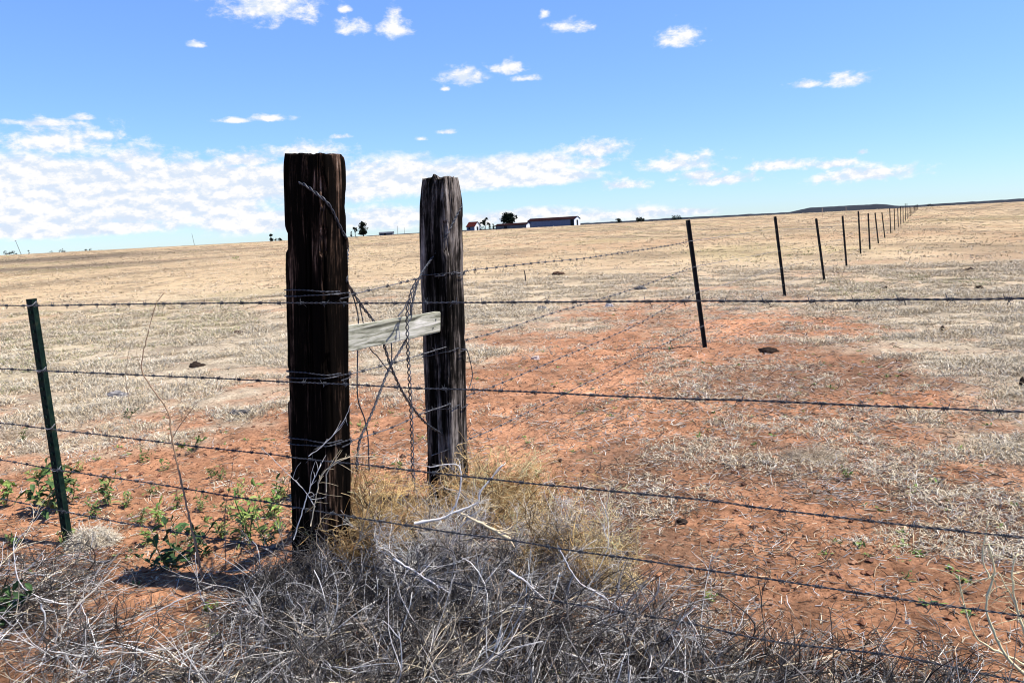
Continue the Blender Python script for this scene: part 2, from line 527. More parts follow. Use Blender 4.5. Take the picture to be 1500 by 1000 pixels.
# ------------------------------------------------------------------ barbed wire
def barb_mesh():
    ac = Acc()
    t = np.linspace(0, 1, 26)
    for s0, ph in ((-.006, 0), (.004, 2.1)):
        a = ph + t * 4 * PI
        ac.tubes(np.stack([s0 + t * .008, .0052 * np.cos(a), .0052 * np.sin(a)], -1)[None], np.full((1, 26), .0013), [(.5,) * 3], 4)
        for e, sg in ((0, 1), (-1, -1)):
            aa = a[e]
            p0 = np.array([s0 + t[e] * .008, .0052 * math.cos(aa), .0052 * math.sin(aa)])
            tg = np.array([sg * -.35, -math.sin(aa) * sg * -1 + .5 * math.cos(aa), math.cos(aa) * sg * -1 + .5 * math.sin(aa)])
            tg /= np.linalg.norm(tg)
            ac.tubes(np.array([p0, p0 + tg * .009, p0 + tg * .019])[None], np.array([[.0013, .0012, .0004]]), [(.5,) * 3], 4)
    return ac.mesh('barb', 'barb')
BARB = barb_mesh()

def twisted(ac, C, r, off, pitch, n=2, col=(.5, .5, .5), sides=5):
    seg = np.linalg.norm(np.diff(C, axis=0), axis=1); s = np.concatenate([[0], np.cumsum(seg)])
    T = np.gradient(C, axis=0); T /= np.linalg.norm(T, axis=1, keepdims=True)
    ref = np.array([0, 0, 1.0]) if abs(T[len(T) // 2][2]) < .8 else np.array([1.0, 0, 0])
    A = np.cross(T, ref); A /= np.linalg.norm(A, axis=1, keepdims=True); B = np.cross(T, A)
    for k in range(n):
        ph = 2 * PI * s / pitch + 2 * PI * k / n
        P = C + off * (A * np.cos(ph)[:, None] + B * np.sin(ph)[:, None])
        ac.tubes(P[None], np.full((1, len(P)), r), [col], sides)
    return s, T

def barbed_wire(pts, label, group, spacing=.125, r=.0019, far_pts=None, max_barb=None, mat='wire'):
    C = catmull(pts, .007)
    C = C + np.stack([np.zeros(len(C)), np.zeros(len(C)), .006 * (fbm(np.arange(len(C)) * .02, np.zeros(len(C)), random.randint(0, 999), 3) - .5)], -1)
    ac = Acc()
    s, T = twisted(ac, C, r, r * 1.02, .052)
    if far_pts is not None:
        Q = catmull([C[-1]] + far_pts, .5)
        ac.tubes(Q[None], np.full((1, len(Q)), r * 1.7), [(.5,) * 3], 4)
    org = C[0]
    o = ac.build('barbed_wire', mat, org)
    tag(o, label, 'wire', group)
    u = .05 + random.random() * spacing
    cnt = 0
    while u < s[-1]:
        i = int(np.searchsorted(s, u)); i = min(i, len(C) - 1)
        b = bpy.data.objects.new('barb', BARB); COL.objects.link(b); b.parent = o
        x = Vector(T[i]); ref = Vector((0, 0, 1)); y = ref.cross(x).normalized(); z = x.cross(y)
        mw = Matrix((x, y, z)).transposed().to_4x4() @ Matrix.Rotation(random.uniform(0, 2 * PI), 4, 'X')
        b.rotation_euler = mw.to_euler(); b.location = Vector(C[i] - org)
        cnt += 1
        if max_barb and cnt >= max_barb: break
        u += spacing * random.uniform(.85, 1.15)
    return o

PL0 = fb + fn * .094
def front(pxs):
    out = []
    for px, py in pxs:
        out.append(on_plane(px, py, PL0, fn))
    return out
W = [
 ([(-120, 448), (0, 447), (42, 447), (250, 445), (430, 444), (510, 444), (700, 443), (1034, 441), (1250, 439), (1500, 437), (1640, 436)],
  'topmost barbed wire strand, crossing the whole front fence', ),
 ([(-120, 534), (0, 540), (64, 543), (200, 549), (425, 559), (511, 563), (618, 568.5), (730, 572), (900, 580), (1100, 587), (1300, 595), (1500, 603), (1640, 610)],
  'second barbed wire strand from the top of the front fence'),
 ([(-120, 608), (0, 619), (66, 627), (252, 649), (400, 666), (430, 670), (520, 679), (604, 689), (730, 703), (800, 710), (900, 719), (1032, 732), (1150, 748), (1500, 787), (1640, 804)],
  'third barbed wire strand from the top of the front fence'),
 ([(-120, 657), (0, 673), (88, 688), (264, 714), (430, 742), (520, 757), (650, 777), (747, 791), (830, 805), (944, 821), (1040, 835), (1150, 851), (1300, 874), (1500, 902), (1640, 922)],
  'fourth barbed wire strand from the top, half sunk in dead weeds'),
 ([(-120, 705), (0, 730), (90, 748), (264, 780), (430, 808), (650, 850), (830, 882), (986, 908), (1130, 938), (1300, 958), (1450, 988), (1640, 1025)],
  'lowest barbed wire strand, buried in the grey brush at the front'),
]
for pxs, lab in [(w[0], w[1]) for w in W]:
    barbed_wire(front(pxs), lab, 'barbed wires of the front fence')

# ------------------------------------------------------------------ steel T posts
def tpost_mat():
    m, nt, b = newmat('green_post_paint')
    tc = N(nt, 'ShaderNodeTexCoord')
    n = noise_node(nt, tc.outputs['Object'], 14, 6, .7)
    r = ramp(nt, n.outputs['Fac'], [(.35, (.003, .009, .007)), (.52, (.006, .019, .014)), (.6, (.018, .03, .018)), (.7, (.05, .03, .016))])
    nt.links.new(r.outputs['Color'], b.inputs['Base Color']); b.inputs['Roughness'].default_value = .7; b.inputs['Specular IOR Level'].default_value = .08
    return m
MAT['tpost'] = tpost_mat()
MAT['tpost_far'] = plain_mat('old_post_paint', (.009, .009, .009), .8, .5, 12)

def t_post(base, top, yaw, fl, mat, studs=True, bury=.1):
    base = np.asarray(base, float); top = np.asarray(top, float)
    ax = top - base; L = np.linalg.norm(ax); ax /= L
    bm = bmesh.new()
    t = fl * .13; w = fl / 2; dp = fl * .85
    prof = [(-w, 0), (w, 0), (w, t), (t / 2, t * 1.4), (t / 2, dp), (-t / 2, dp), (-t / 2, t * 1.4), (-w, t)]
    lo = [bm.verts.new((x, y, -bury)) for x, y in prof]; hi = [bm.verts.new((x, y, L)) for x, y in prof]
    n = len(prof)
    for i in range(n): bm.faces.new((lo[i], lo[(i + 1) % n], hi[(i + 1) % n], hi[i]))
    bm.faces.new(hi); bm.faces.new(lo[::-1])
    if studs:
        z = .06
        while z < L - .03:
            mt = Matrix.Translation((0, -.0035, z)) @ Matrix.Diagonal((fl * .34, .011, .016, 1))
            bmesh.ops.create_cube(bm, size=1, matrix=mt)
            z += .052
    me = bpy.data.meshes.new('t_post'); bm.to_mesh(me); bm.free()
    me.materials.append(MAT[mat])
    o = bpy.data.objects.new('t_post', me); COL.objects.link(o)
    zax = Vector(ax); xax = Vector((math.cos(yaw), math.sin(yaw), 0)); yax = zax.cross(xax).normalized(); xax = yax.cross(zax)
    mw = Matrix((xax, yax, zax)).transposed().to_4x4(); mw.translation = Vector(base)
    o.matrix_world = mw
    return o
tp_off = fn * .07
def shift_front(p): return p + (np.dot(PL0 - p, fn) - .012) * fn * np.array([1, 1, 0])
tbp = on_plane(95, 786, PL0 - fn * .014, fn); ttp = on_plane(42, 438, PL0 - fn * .014, fn)
TP = t_post(tbp, ttp, math.atan2(fd[1], fd[0]), .050, 'tpost', bury=.2)
tag(TP, 'green steel T-post leaning left at the left end of the front fence', 'fence post', 'steel T-posts')
MAT['clip'] = plain_mat('bright_clip_wire', (.4, .4, .42), .4, .3, 40, 0, .5)
inv = TP.matrix_world.inverted()
for px, py in ((43.5, 447), (58, 543), (70.5, 627), (80, 688)):
    c = on_plane(px, py, PL0, fn)
    a = np.linspace(0, 2 * PI, 22)
    loop = np.stack([.030 * np.cos(a), .022 * np.sin(a), .010 * np.sin(2 * a) + .012 * np.cos(a)], -1)
    P = [c + fd * l[0] - fn * (l[1] + .010) + np.array([0, 0, l[2]]) for l in loop]
    P = [np.array(inv @ Vector(p)) for p in P]
    ac = Acc(); ac.tubes(np.array(P)[None], np.full((1, 22), .0016), [(.5,) * 3], 4)
    me = ac.mesh('wire_clip', 'clip'); k = bpy.data.objects.new('wire_clip', me); COL.objects.link(k); k.parent = TP

ORD = ['nearest', 'second', 'third', 'fourth', 'fifth', 'sixth', 'seventh', 'eighth', 'ninth', 'tenth', 'eleventh', 'twelfth', 'thirteenth',
       'fourteenth', 'fifteenth', 'sixteenth', 'seventeenth', 'eighteenth', 'nineteenth', 'twentieth', 'twenty-first', 'twenty-second', 'twenty-third', 'twenty-fourth',
       'twenty-fifth', 'twenty-sixth', 'twenty-seventh', 'twenty-eighth']
BACK = [((1009, 322), (1034, 508)), ((1136, 317), (1150.5, 434)), ((1196, 320), (1208, 410)), ((1234.5, 316), (1240.5, 390)), ((1257.6, 309), (1261, 371.5)),
        ((1272, 312.5), (1274.6, 365)), ((1282, 311.6), (1287, 356.6)), ((1292, 311), (1296.4, 348.6)), ((1303.4, 305), (1305, 341.6)),
        ((1310, 305.6), (1310.8, 336.8)), ((1315.2, 305), (1316, 332.4)), ((1319.4, 302), (1319.6, 328.8)), ((1322.8, 302), (1323.2, 326.5)),
        ((1326, 298), (1326.6, 323.5)), ((1328.6, 298), (1329.2, 320.5))]
bpos = []
for i, ((tx, ty), (bx, by)) in enumerate(BACK):
    b = ground_pt(bx, by); t = at_y(tx, ty, b[1])
    bpos.append((b, t))
dirb = np.array([math.tan(math.atan2(1363 - 750, F)), 1, 0]); 
last = bpos[-1][0]
for k in range(11):
    d0 = last + dirb * (9.0 + 11 * k) * 1.0
    d0[2] = float(Hm(d0[0], d0[1]))
    hh = 1.55 + random.uniform(-.12, .25)
    bpos.append((d0, d0 + np.array([random.uniform(-.06, .06), 0, hh])))
back_yaw = math.atan2(1, .525)
for i, (b, t) in enumerate(bpos):
    o = t_post(b, t, back_yaw + .9, .056 if i < 4 else .062 if i < 10 else .075, 'tpost_far', studs=i < 4)
    extra = ['leaning left with its foot on bare red soil', 'leaning slightly, foot in pale grass', 'leaning a little left'][i] if i < 3 else 'small in the distance' if i < 12 else 'tiny near the skyline'
    tag(o, '%s T-post of the receding fence line, %s' % ({'nearest': 'first'}.get(ORD[i], ORD[i]), extra), 'fence post', 'steel T-posts')

# ------------------------------------------------------------------ receding fence wires
rdir = rb - fb; rdir[2] = 0; rdir /= np.linalg.norm(rdir)
RN = np.array([rdir[1], -rdir[0], 0])
PB0 = (fb + rb) / 2 + RN * .06                      # plane between the two timber posts
bd = bpos[3][0] - rb; bd[2] = 0; bd /= np.linalg.norm(bd)
BN = np.array([bd[1], -bd[0], 0])
PR0 = rb + BN * .05
def brace_pt(px, py, off=.004):
    h1 = on_post(px, py, B1, off); h2 = on_post(px, py, B2, off)
    p = on_plane(px, py, PB0, RN)
    if h1 is not None and px < 513: return h1
    if h2 is not None: return h2 if h2[1] < p[1] + .25 else p
    return p
def back_pts(pxs):
    out = []
    for px, py in pxs:
        h2 = on_post(px, py, B2); h1 = on_post(px, py, B1)
        if h1 is not None and px < 513: out.append(h1)
        elif h2 is not None: out.append(h2)
        elif px < 660: out.append(on_plane(px, py, PB0, RN))
        else: out.append(on_plane(px, py, PR0, BN))
    return out
RW = [
 ([(483, 432), (500, 431), (520, 430), (582, 415), (618, 407), (650, 403), (678, 399), (690, 396), (750, 389), (808, 383), (866, 377), (928, 368), (1000, 356), (1012, 353)], .80,
  'top barbed wire of the receding fence, from the thick post past the grey post'),
 ([(475, 555), (495, 552), (514, 548), (559, 536), (604, 523), (654, 508), (685, 497), (730, 485), (808, 459), (880, 438), (945, 417), (1000, 397), (1020, 390)], .57,
  'second barbed wire of the receding fence, climbing right from the grey post'),
 ([(464, 654), (495, 650), (531, 640), (576, 625), (621, 605), (660, 591), (691, 577), (730, 563), (830, 520), (923, 480), (983, 448), (1025, 427)], .36,
  'third barbed wire of the receding fence, low over red soil'),
 ([(632, 667), (655, 659), (674, 650), (690, 642), (740, 620), (850, 565), (960, 510), (1030, 477)], .15,
  'lowest barbed wire of the receding fence, close above red soil'),
]
for pxs, fr, lab in RW:
    far = []
    for (b, t) in bpos[1:]:
        far.append(b + (t - b) * (fr + .04 * (fr > .7)))
    barbed_wire(back_pts(pxs), lab, 'barbed wires of the receding fence', spacing=.13, r=.0016, far_pts=far, mat='old_wire')

# wire wound round the posts, one coil per fastening
def coil(mw, a, b, z, turns, label, slope=0):
    t = np.linspace(0, turns * 2 * PI, int(turns * 90))
    n = 7
    r0 = (np.abs(np.cos(t) / a) ** n + np.abs(np.sin(t) / b) ** n) ** (-1 / n) + .010
    r0 = r0 + .003 * np.sin(t * 5)
    C = np.stack([r0 * np.cos(t), r0 * np.sin(t), z + .018 * (t / (2 * PI) - turns / 2) + slope * np.cos(t) + .006 * np.sin(t * 1.3)], -1)
    C = np.array([np.array(mw @ Vector(c)) for c in C])
    ac = Acc(); twisted(ac, catmull(list(C), .008), .0017, .0018, .05)
    o = ac.build('wire_coil', 'wire', C[0]); tag(o, label, 'wire', 'wire coils round the timber posts')
def zloc(mw, px, py, bvh): 
    return (mw.inverted() @ Vector(on_post(px, py, bvh)))[2]
coil(m1, .118, .082, zloc(m1, 490, 432, B1), 2, 'wire coil round the thick dark post just above the topmost strand')
coil(m1, .118, .082, zloc(m1, 490, 553, B1), 2, 'wire coil round the middle of the thick dark post')
coil(m1, .118, .082, zloc(m1, 490, 652, B1), 2, 'wire coil low on the thick dark post above the weeds')
coil(m2, .096, .094, zloc(m2, 660, 403, B2), 1, 'wire coil round the upper grey post under the ragged top')
coil(m2, .096, .094, zloc(m2, 664, 520, B2), 1, 'wire coil round the middle of the grey post below the board', .02)
coil(m2, .096, .094, zloc(m2, 668, 600, B2), 1, 'wire coil low on the grey post', .01)

def plain_wire(pxs, label, name='brace_wire', r=.0024, off=.0026, pitch=.055, n=2, post=True, planeoff=0.0, group='wires between the timber posts'):
    pts = [brace_pt(px, py) if post else on_plane(px, py, PB0 + RN * planeoff, RN) for px, py in pxs]
    C = catmull(pts, .008); ac = Acc()
    if n > 1: twisted(ac, C, r, off, pitch, n)
    else: ac.tubes(C[None], np.full((1, len(C)), r), [(.5,) * 3], 5)
    o = ac.build(name, 'wire', C[0]); tag(o, label, 'wire', group); return o
plain_wire([(438, 268), (447, 271), (464, 284), (481, 299), (493, 322), (503, 342), (507, 349), (509, 365), (508, 410), (515, 425), (530, 448), (548, 472), (559, 497), (566, 516), (573, 538), (593, 580), (621, 617), (648, 636), (672, 650)],
           'heavy twisted brace wire slanting down from the thick post to the grey post foot', r=.0038, off=.0044, pitch=.08)
plain_wire([(677, 300), (664, 325), (652, 348), (633, 378), (615, 406), (604, 445), (597, 490), (587, 512), (571, 538), (558, 570), (548, 597), (538, 620), (528, 642), (524, 664), (522, 690)],
           'twisted brace wire slanting down from the grey post top to the thick post foot', r=.0036, off=.0042, pitch=.065)
plain_wire([(612, 410), (604, 425), (600, 440), (597, 452), (597, 496), (600, 560), (603, 622), (605, 692), (608, 720)],
           'upright stay of loosely twisted loops hanging in front of the board', 'twisted_stay', r=.0034, off=.0075, pitch=.066, post=False, planeoff=.10)
plain_wire([(514, 425), (521, 446), (525, 470), (524, 513), (524, 580), (534, 613), (539, 640), (540, 666), (541, 690)],
           'thin loose wire hanging upright beside the thick post', 'loose_wire', r=.0036, n=1, post=False, planeoff=-.03)
plain_wire([(526, 443), (540, 505), (553, 522), (567, 540), (576, 546)], 'short slack wire end tied at the crossing of the brace wires', 'loose_wire', r=.003, n=1, post=False, planeoff=-.05)
plain_wire([(573, 500), (574, 520), (572, 538)], 'short wire tail standing up from the crossing of the brace wires', 'loose_wire', r=.0036, n=1, post=False, planeoff=.02)
plain_wire([(583, 463), (592, 452), (597, 441), (601, 447), (603, 462), (600, 470)], 'small wire loop twisted round the upright stay above the board', 'loose_wire', r=.0036, n=1, post=False, planeoff=.10)
plain_wire([(676, 511), (684, 513), (689, 530), (692, 548), (690, 560), (686, 572)], 'loose bowed wire sticking out at the right side of the grey post', 'loose_wire', r=.003, n=1, post=False, planeoff=.10)

# ------------------------------------------------------------------ board between the posts
def board():
    m, nt, b = newmat('weathered_board')
    tc = N(nt, 'ShaderNodeTexCoord')
    mp = N(nt, 'ShaderNodeMapping'); mp.inputs['Scale'].default_value = (2.2, 30, 30); nt.links.new(tc.outputs['Object'], mp.inputs['Vector'])
    n = noise_node(nt, mp.outputs['Vector'], 1, 6, .65, 1.2)
    r = ramp(nt, n.outputs['Fac'], [(.34, (.06, .058, .04)), (.44, (.26, .255, .18)), (.54, (.48, .46, .36)), (.68, (.74, .70, .60))])
    kn = N(nt, 'ShaderNodeTexVoronoi'); kn.inputs['Scale'].default_value = 7.0; nt.links.new(tc.outputs['Object'], kn.inputs['Vector'])
    kr = ramp(nt, kn.outputs['Distance'], [(.12, (.9, .9, .9)), (.24, (0, 0, 0))])
    mx = N(nt, 'ShaderNodeMix', data_type='RGBA'); nt.links.new(kr.outputs['Color'], mx.inputs['Factor'])
    nt.links.new(r.outputs['Color'], mx.inputs['A']); mx.inputs['B'].default_value = (.5, .33, .09, 1)
    nt.links.new(mx.outputs['Result'], b.inputs['Base Color']); b.inputs['Roughness'].default_value = .85
    bp = N(nt, 'ShaderNodeBump'); bp.inputs['Strength'].default_value = .6; bp.inputs['Distance'].default_value = .006
    nt.links.new(n.outputs['Fac'], bp.inputs['Height']); nt.links.new(bp.outputs['Normal'], b.inputs['Normal'])
    # right end rests on the front of the grey post, left end meets the right face of the thick post
    h = on_post(640, 472, B2)
    yR = h[1] - .02
    yL = FRONT_Y + .10
    c = {k: at_y(*v) for k, v in dict(tl=(498, 482, yL), bl=(498, 518, yL), tr=(646, 457, yR), br=(648, 488, yR)).items()}
    ex = c['tr'] - c['tl']; L = np.linalg.norm(ex); ex /= L
    ez = (c['tl'] - c['bl']); ez -= ex * np.dot(ez, ex); hgt = (np.linalg.norm(c['tl'] - c['bl']) + np.linalg.norm(c['tr'] - c['br'])) / 2; ez /= np.linalg.norm(ez)
    ey = np.cross(ez, ex)
    bm = bmesh.new()
    bmesh.ops.create_cube(bm, size=1, matrix=Matrix.Translation((L / 2, .021, 0)) @ Matrix.Diagonal((L, .042, hgt, 1)))
    bmesh.ops.bevel(bm, geom=bm.edges[:], offset=.004, segments=2, affect='EDGES')
    bmesh.ops.subdivide_edges(bm, edges=[e for e in bm.edges if abs((e.verts[0].co - e.verts[1].co).x) > .2], cuts=24)
    for v in bm.verts:
        k = float(fbm(np.array(v.co.x * 9), np.array(v.co.z * 12 + v.co.y * 40), 77, 3)) - .5
        v.co.z += k * .007; v.co.y += k * .004
    me = bpy.data.meshes.new('brace_board'); bm.to_mesh(me); bm.free(); me.materials.append(m)
    o = bpy.data.objects.new('brace_board', me); COL.objects.link(o)
    mw = Matrix((Vector(ex), Vector(ey), Vector(ez))).transposed().to_4x4(); mw.translation = Vector((c['tl'] + c['bl']) / 2); o.matrix_world = mw
    tag(o, 'short grey-green weathered board nailed level between the two timber posts', 'board')
    for bx, bz in ((L - .06, .02), (L - .09, -.025)):
        bm = bmesh.new(); bmesh.ops.create_cone(bm, cap_ends=True, segments=10, radius1=.0045, radius2=.0035, depth=.004, matrix=Matrix.Translation((bx, -.0022, bz)) @ Matrix.Rotation(PI / 2, 4, 'X'))
        nm = bpy.data.meshes.new('nail'); bm.to_mesh(nm); bm.free(); nm.materials.append(MAT['barb'])
        k = bpy.data.objects.new('nail', nm); COL.objects.link(k); k.parent = o
board()

# ------------------------------------------------------------------ grass and litter (stuff)
def scatter(n, d0, d1, power=1.0, az=40):
    """random ground points, density falling off as 1/d**power per area"""
    u = rng.random(n)
    k = 2 - power
    d = np.exp(np.log(d0) + u * np.log(d1 / d0)) if abs(k) < 1e-3 else (d0 ** k + u * (d1 ** k - d0 ** k)) ** (1 / k)
    a = np.radians(rng.uniform(-az, az, n))
    return d * np.sin(a), d * np.cos(a), d

def dry_grass():
    ac = Acc()
    for (n, d0, d1, pw, nb, hs, ws) in ((84000, 4.0, 26, 1.5, 12, .9, 1.0), (30000, 22, 420, 2.0, 7, .8, 2.4)):
        x, y, d = scatter(n, d0, d1, pw)
        s = soil_amount(x, y)
        cl = fbm(x * 1.7, y * 2.0, 91, 4)
        keep = (rng.random(n) > np.where((cl > .50) & (x / y > .16), s * .60, s * .95)) & (cl > .345 + .11 * rng.random(n)) & (np.log(BRUSHB(x, y) / d) < -.05) & (rng.random(n) < 1 - .85 * sstep(120, 420, d) * (d > 26))
        x, y, d, s, cl = x[keep], y[keep], d[keep], s[keep], cl[keep]
        k = len(x)
        sz = (.5 + 1.0 * rng.random(k)) * (.55 + 1.1 * sstep(.4, .7, cl)) * (1 - .45 * s)
        T = np.repeat(np.arange(k), nb); m = len(T)
        rad = .055 * sz[T] * np.sqrt(rng.random(m)) * (1 + d[T] / 22)
        an = rng.random(m) * 2 * PI
        bx = x[T] + rad * np.cos(an); by = y[T] + rad * np.sin(an); bz = Hm(bx, by) - .004
        hgt = .038 * sz[T] * rng.uniform(.3, 1.2, m) * hs * (1 + d[T] / 110)
        lean = rng.uniform(.5, 2.4, m) * hgt
        la = an + rng.normal(0, 1.0, m)
        mid = np.stack([bx + .35 * lean * np.cos(la), by + .35 * lean * np.sin(la), bz + .7 * hgt], -1)
        tip = np.stack([bx + lean * np.cos(la), by + lean * np.sin(la), bz + hgt * rng.uniform(.6, 1.0, m)], -1)
        P = np.stack([np.stack([bx, by, bz], -1), mid, tip], 1)
        w = (.0016 + .00028 * d[T]) * ws ** .5
        Wd = np.stack([w, w * .85, w * .25], -1)
        sa = rng.random(m) * PI
        side = np.stack([np.cos(sa), np.sin(sa), 0 * sa], -1)
        base = np.array([[.66, .57, .43], [.72, .63, .48], [.58, .47, .32], [.66, .53, .35], [.52, .46, .37], [.76, .69, .57]])
        tc = np.array([1.02, 1.0, .94]) * base[rng.integers(0, 6, k)] * rng.uniform(.72, 1.12, (k, 1))
        f = sstep(8, 45, d)[:, None]
        tc = tc * (1 - f * .5) + f * .5 * np.array([.57, .425, .255]) * rng.uniform(.85, 1.1, (k, 1))
        gn = (fbm(x * .09 + 3, y * .05, 61, 4) > .58) & (rng.random(k) < .12)
        tc[gn] = np.array([.36, .35, .16])
        fs_ = dark_strips(x, y)[:, None]; tc = tc * (1 - fs_) + np.array([.14, .11, .08]) * fs_
        c = tc[T] * rng.uniform(.8, 1.15, (m, 1))
        ac.ribbons(P, Wd, side, c)
    o = ac.build('dry_grass', 'grass', smooth=False)
    tag(o, 'short dry tan grass covering the field', 'grass', kind='stuff')
dry_grass()

PALE = [(.55, .50, .44), (.46, .43, .41), (.62, .52, .36), (.36, .33, .30), (.22, .17, .13), (.66, .60, .50), (.50, .36, .22), (.12, .085, .06), (.09, .06, .045), (.26, .18, .12), (.07, .045, .035), (.15, .10, .07), (.40, .30, .19)]
def plant_litter():
    ac = Acc()
    n = 190000
    x, y, d = scatter(n, 2.3, 17, 1.25, 42)
    s = soil_amount(x, y); cl = fbm(x * 1.6, y * 1.6, 95, 4)
    t = x / y
    band = (np.exp(-((t - .30) / .26) ** 2) * .7 + .25) * (1 - .6 * sstep(5, 10, d))
    keep = (rng.random(n) < np.clip(s + .25, 0, 1) * np.clip((cl - .28) * 3.4, .25, 1) * np.clip(band + .25 * (d < 6), 0, 1))
    x, y, d = x[keep], y[keep], d[keep]; k = len(x)
    L = np.minimum(rng.gamma(2.2, .016, k) + .012, .14)
    a = rng.random(k) * 2 * PI
    tilt = np.abs(rng.normal(0, .28, k))
    u = np.stack([np.cos(a) * np.cos(tilt), np.sin(a) * np.cos(tilt), np.sin(tilt)], -1)
    z = Hm(x, y)
    p0 = np.stack([x, y, z + .003], -1) 
    sdw = np.stack([-np.sin(a), np.cos(a), 0 * a], -1) * rng.normal(0, .18, (k, 1)) * L[:, None]
    pm = p0 + u * L[:, None] * .5 + sdw; p1 = p0 + u * L[:, None]
    for p in (pm, p1): p[:, 2] = np.maximum(p[:, 2], Hm(p[:, 0], p[:, 1]) + .002)
    r = rng.uniform(.0007, .0022, k) * (.8 + d / 9)
    ac.tubes(np.stack([p0, pm, p1], 1), np.stack([r, r, r * .6], -1), rand_cols(k, PALE, .2), 3)
    tag(ac.build('plant_litter', 'twig'), 'scattered broken straw and twigs on the red soil', 'litter', kind='stuff')
plant_litter()

def soil_clods():
    ac = Acc()
    n = 26000
    x, y, d = scatter(n, 2.3, 18, 1.3, 42)
    s = soil_amount(x, y); cl = fbm(x * 1.1, y * 1.1, 97, 4)
    keep = rng.random(n) < s * np.clip((cl - .34) * 4, .12, 1)
    x, y, d = x[keep], y[keep], d[keep]; k = len(x)
    sz = np.minimum(rng.gamma(1.3, .0036, k) + .002, .022)
    octv = np.array([[1, 0, 0], [0, 1, 0], [-1, 0, 0], [0, -1, 0], [0, 0, .7], [0, 0, -.7], [.65, .65, .35], [-.65, .65, .3], [-.65, -.65, .35], [.65, -.65, .3]])
    tri = np.array([[0, 6, 4], [6, 1, 4], [1, 7, 4], [7, 2, 4], [2, 8, 4], [8, 3, 4], [3, 9, 4], [9, 0, 4], [6, 0, 5], [1, 6, 5], [7, 1, 5], [2, 7, 5], [8, 2, 5], [3, 8, 5], [9, 3, 5], [0, 9, 5]])
    V = octv[None] * sz[:, None, None] * rng.uniform(.6, 1.3, (k, 10, 1)) * rng.uniform(.7, 1.3, (k, 1, 3))
    V = V + np.stack([x, y, Hm(x, y) + sz * .2], -1)[:, None]
    T = tri[None] + (np.arange(k) * 10)[:, None, None]
    c = np.repeat(rand_cols(k, [(.34, .165, .088), (.30, .14, .078), (.24, .115, .07), (.17, .085, .055), (.11, .06, .042), (.36, .20, .12)], .15), 10, axis=0)
    ac.add(V, tris=T, col=c)
    tag(ac.build('soil_clods', 'clod', smooth=False), 'loose red soil crumbs and clods', 'soil', kind='stuff')
soil_clods()

# ------------------------------------------------------------------ dead brush
def grow(p0, d0, L, n, curl, grav=0.0, zmin=True):
    """polylines from p0 along d0 with random curl -> (N,n,3)"""
    k = len(p0)
    P = np.zeros((k, n, 3)); P[:, 0] = p0
    d = d0 / np.linalg.norm(d0, axis=1, keepdims=True)
    ax = rng.normal(0, 1, (k, 3))
    st = (L / (n - 1))[:, None]
    for i in range(1, n):
        d = d + np.cross(ax, d) * curl / (n - 1) + rng.normal(0, .10, (k, 3))
        d[:, 2] -= grav / (n - 1)
        d /= np.linalg.norm(d, axis=1, keepdims=True)
        P[:, i] = P[:, i - 1] + d * st
        if zmin:
            P[:, i, 2] = np.maximum(P[:, i, 2], Hm(P[:, i, 0], P[:, i, 1]) + .003)
    return P

def children(P, per, lens, spread, n, curl, tmin=.15, grav=0):
    k, m, _ = P.shape
    I = np.repeat(np.arange(k), per)
    t = rng.uniform(tmin, .98, len(I)) * (m - 1)
    i0 = np.minimum(t.astype(int), m - 2); f = (t - i0)[:, None]
    p = P[I, i0] * (1 - f) + P[I, i0 + 1] * f
    d = P[I, i0 + 1] - P[I, i0]; d /= np.maximum(np.linalg.norm(d, axis=1, keepdims=True), 1e-6)
    d = d + rng.normal(0, spread, d.shape)
    L = rng.uniform(lens[0], lens[1], len(I))
    return I, grow(p, d, L, n, curl, grav)

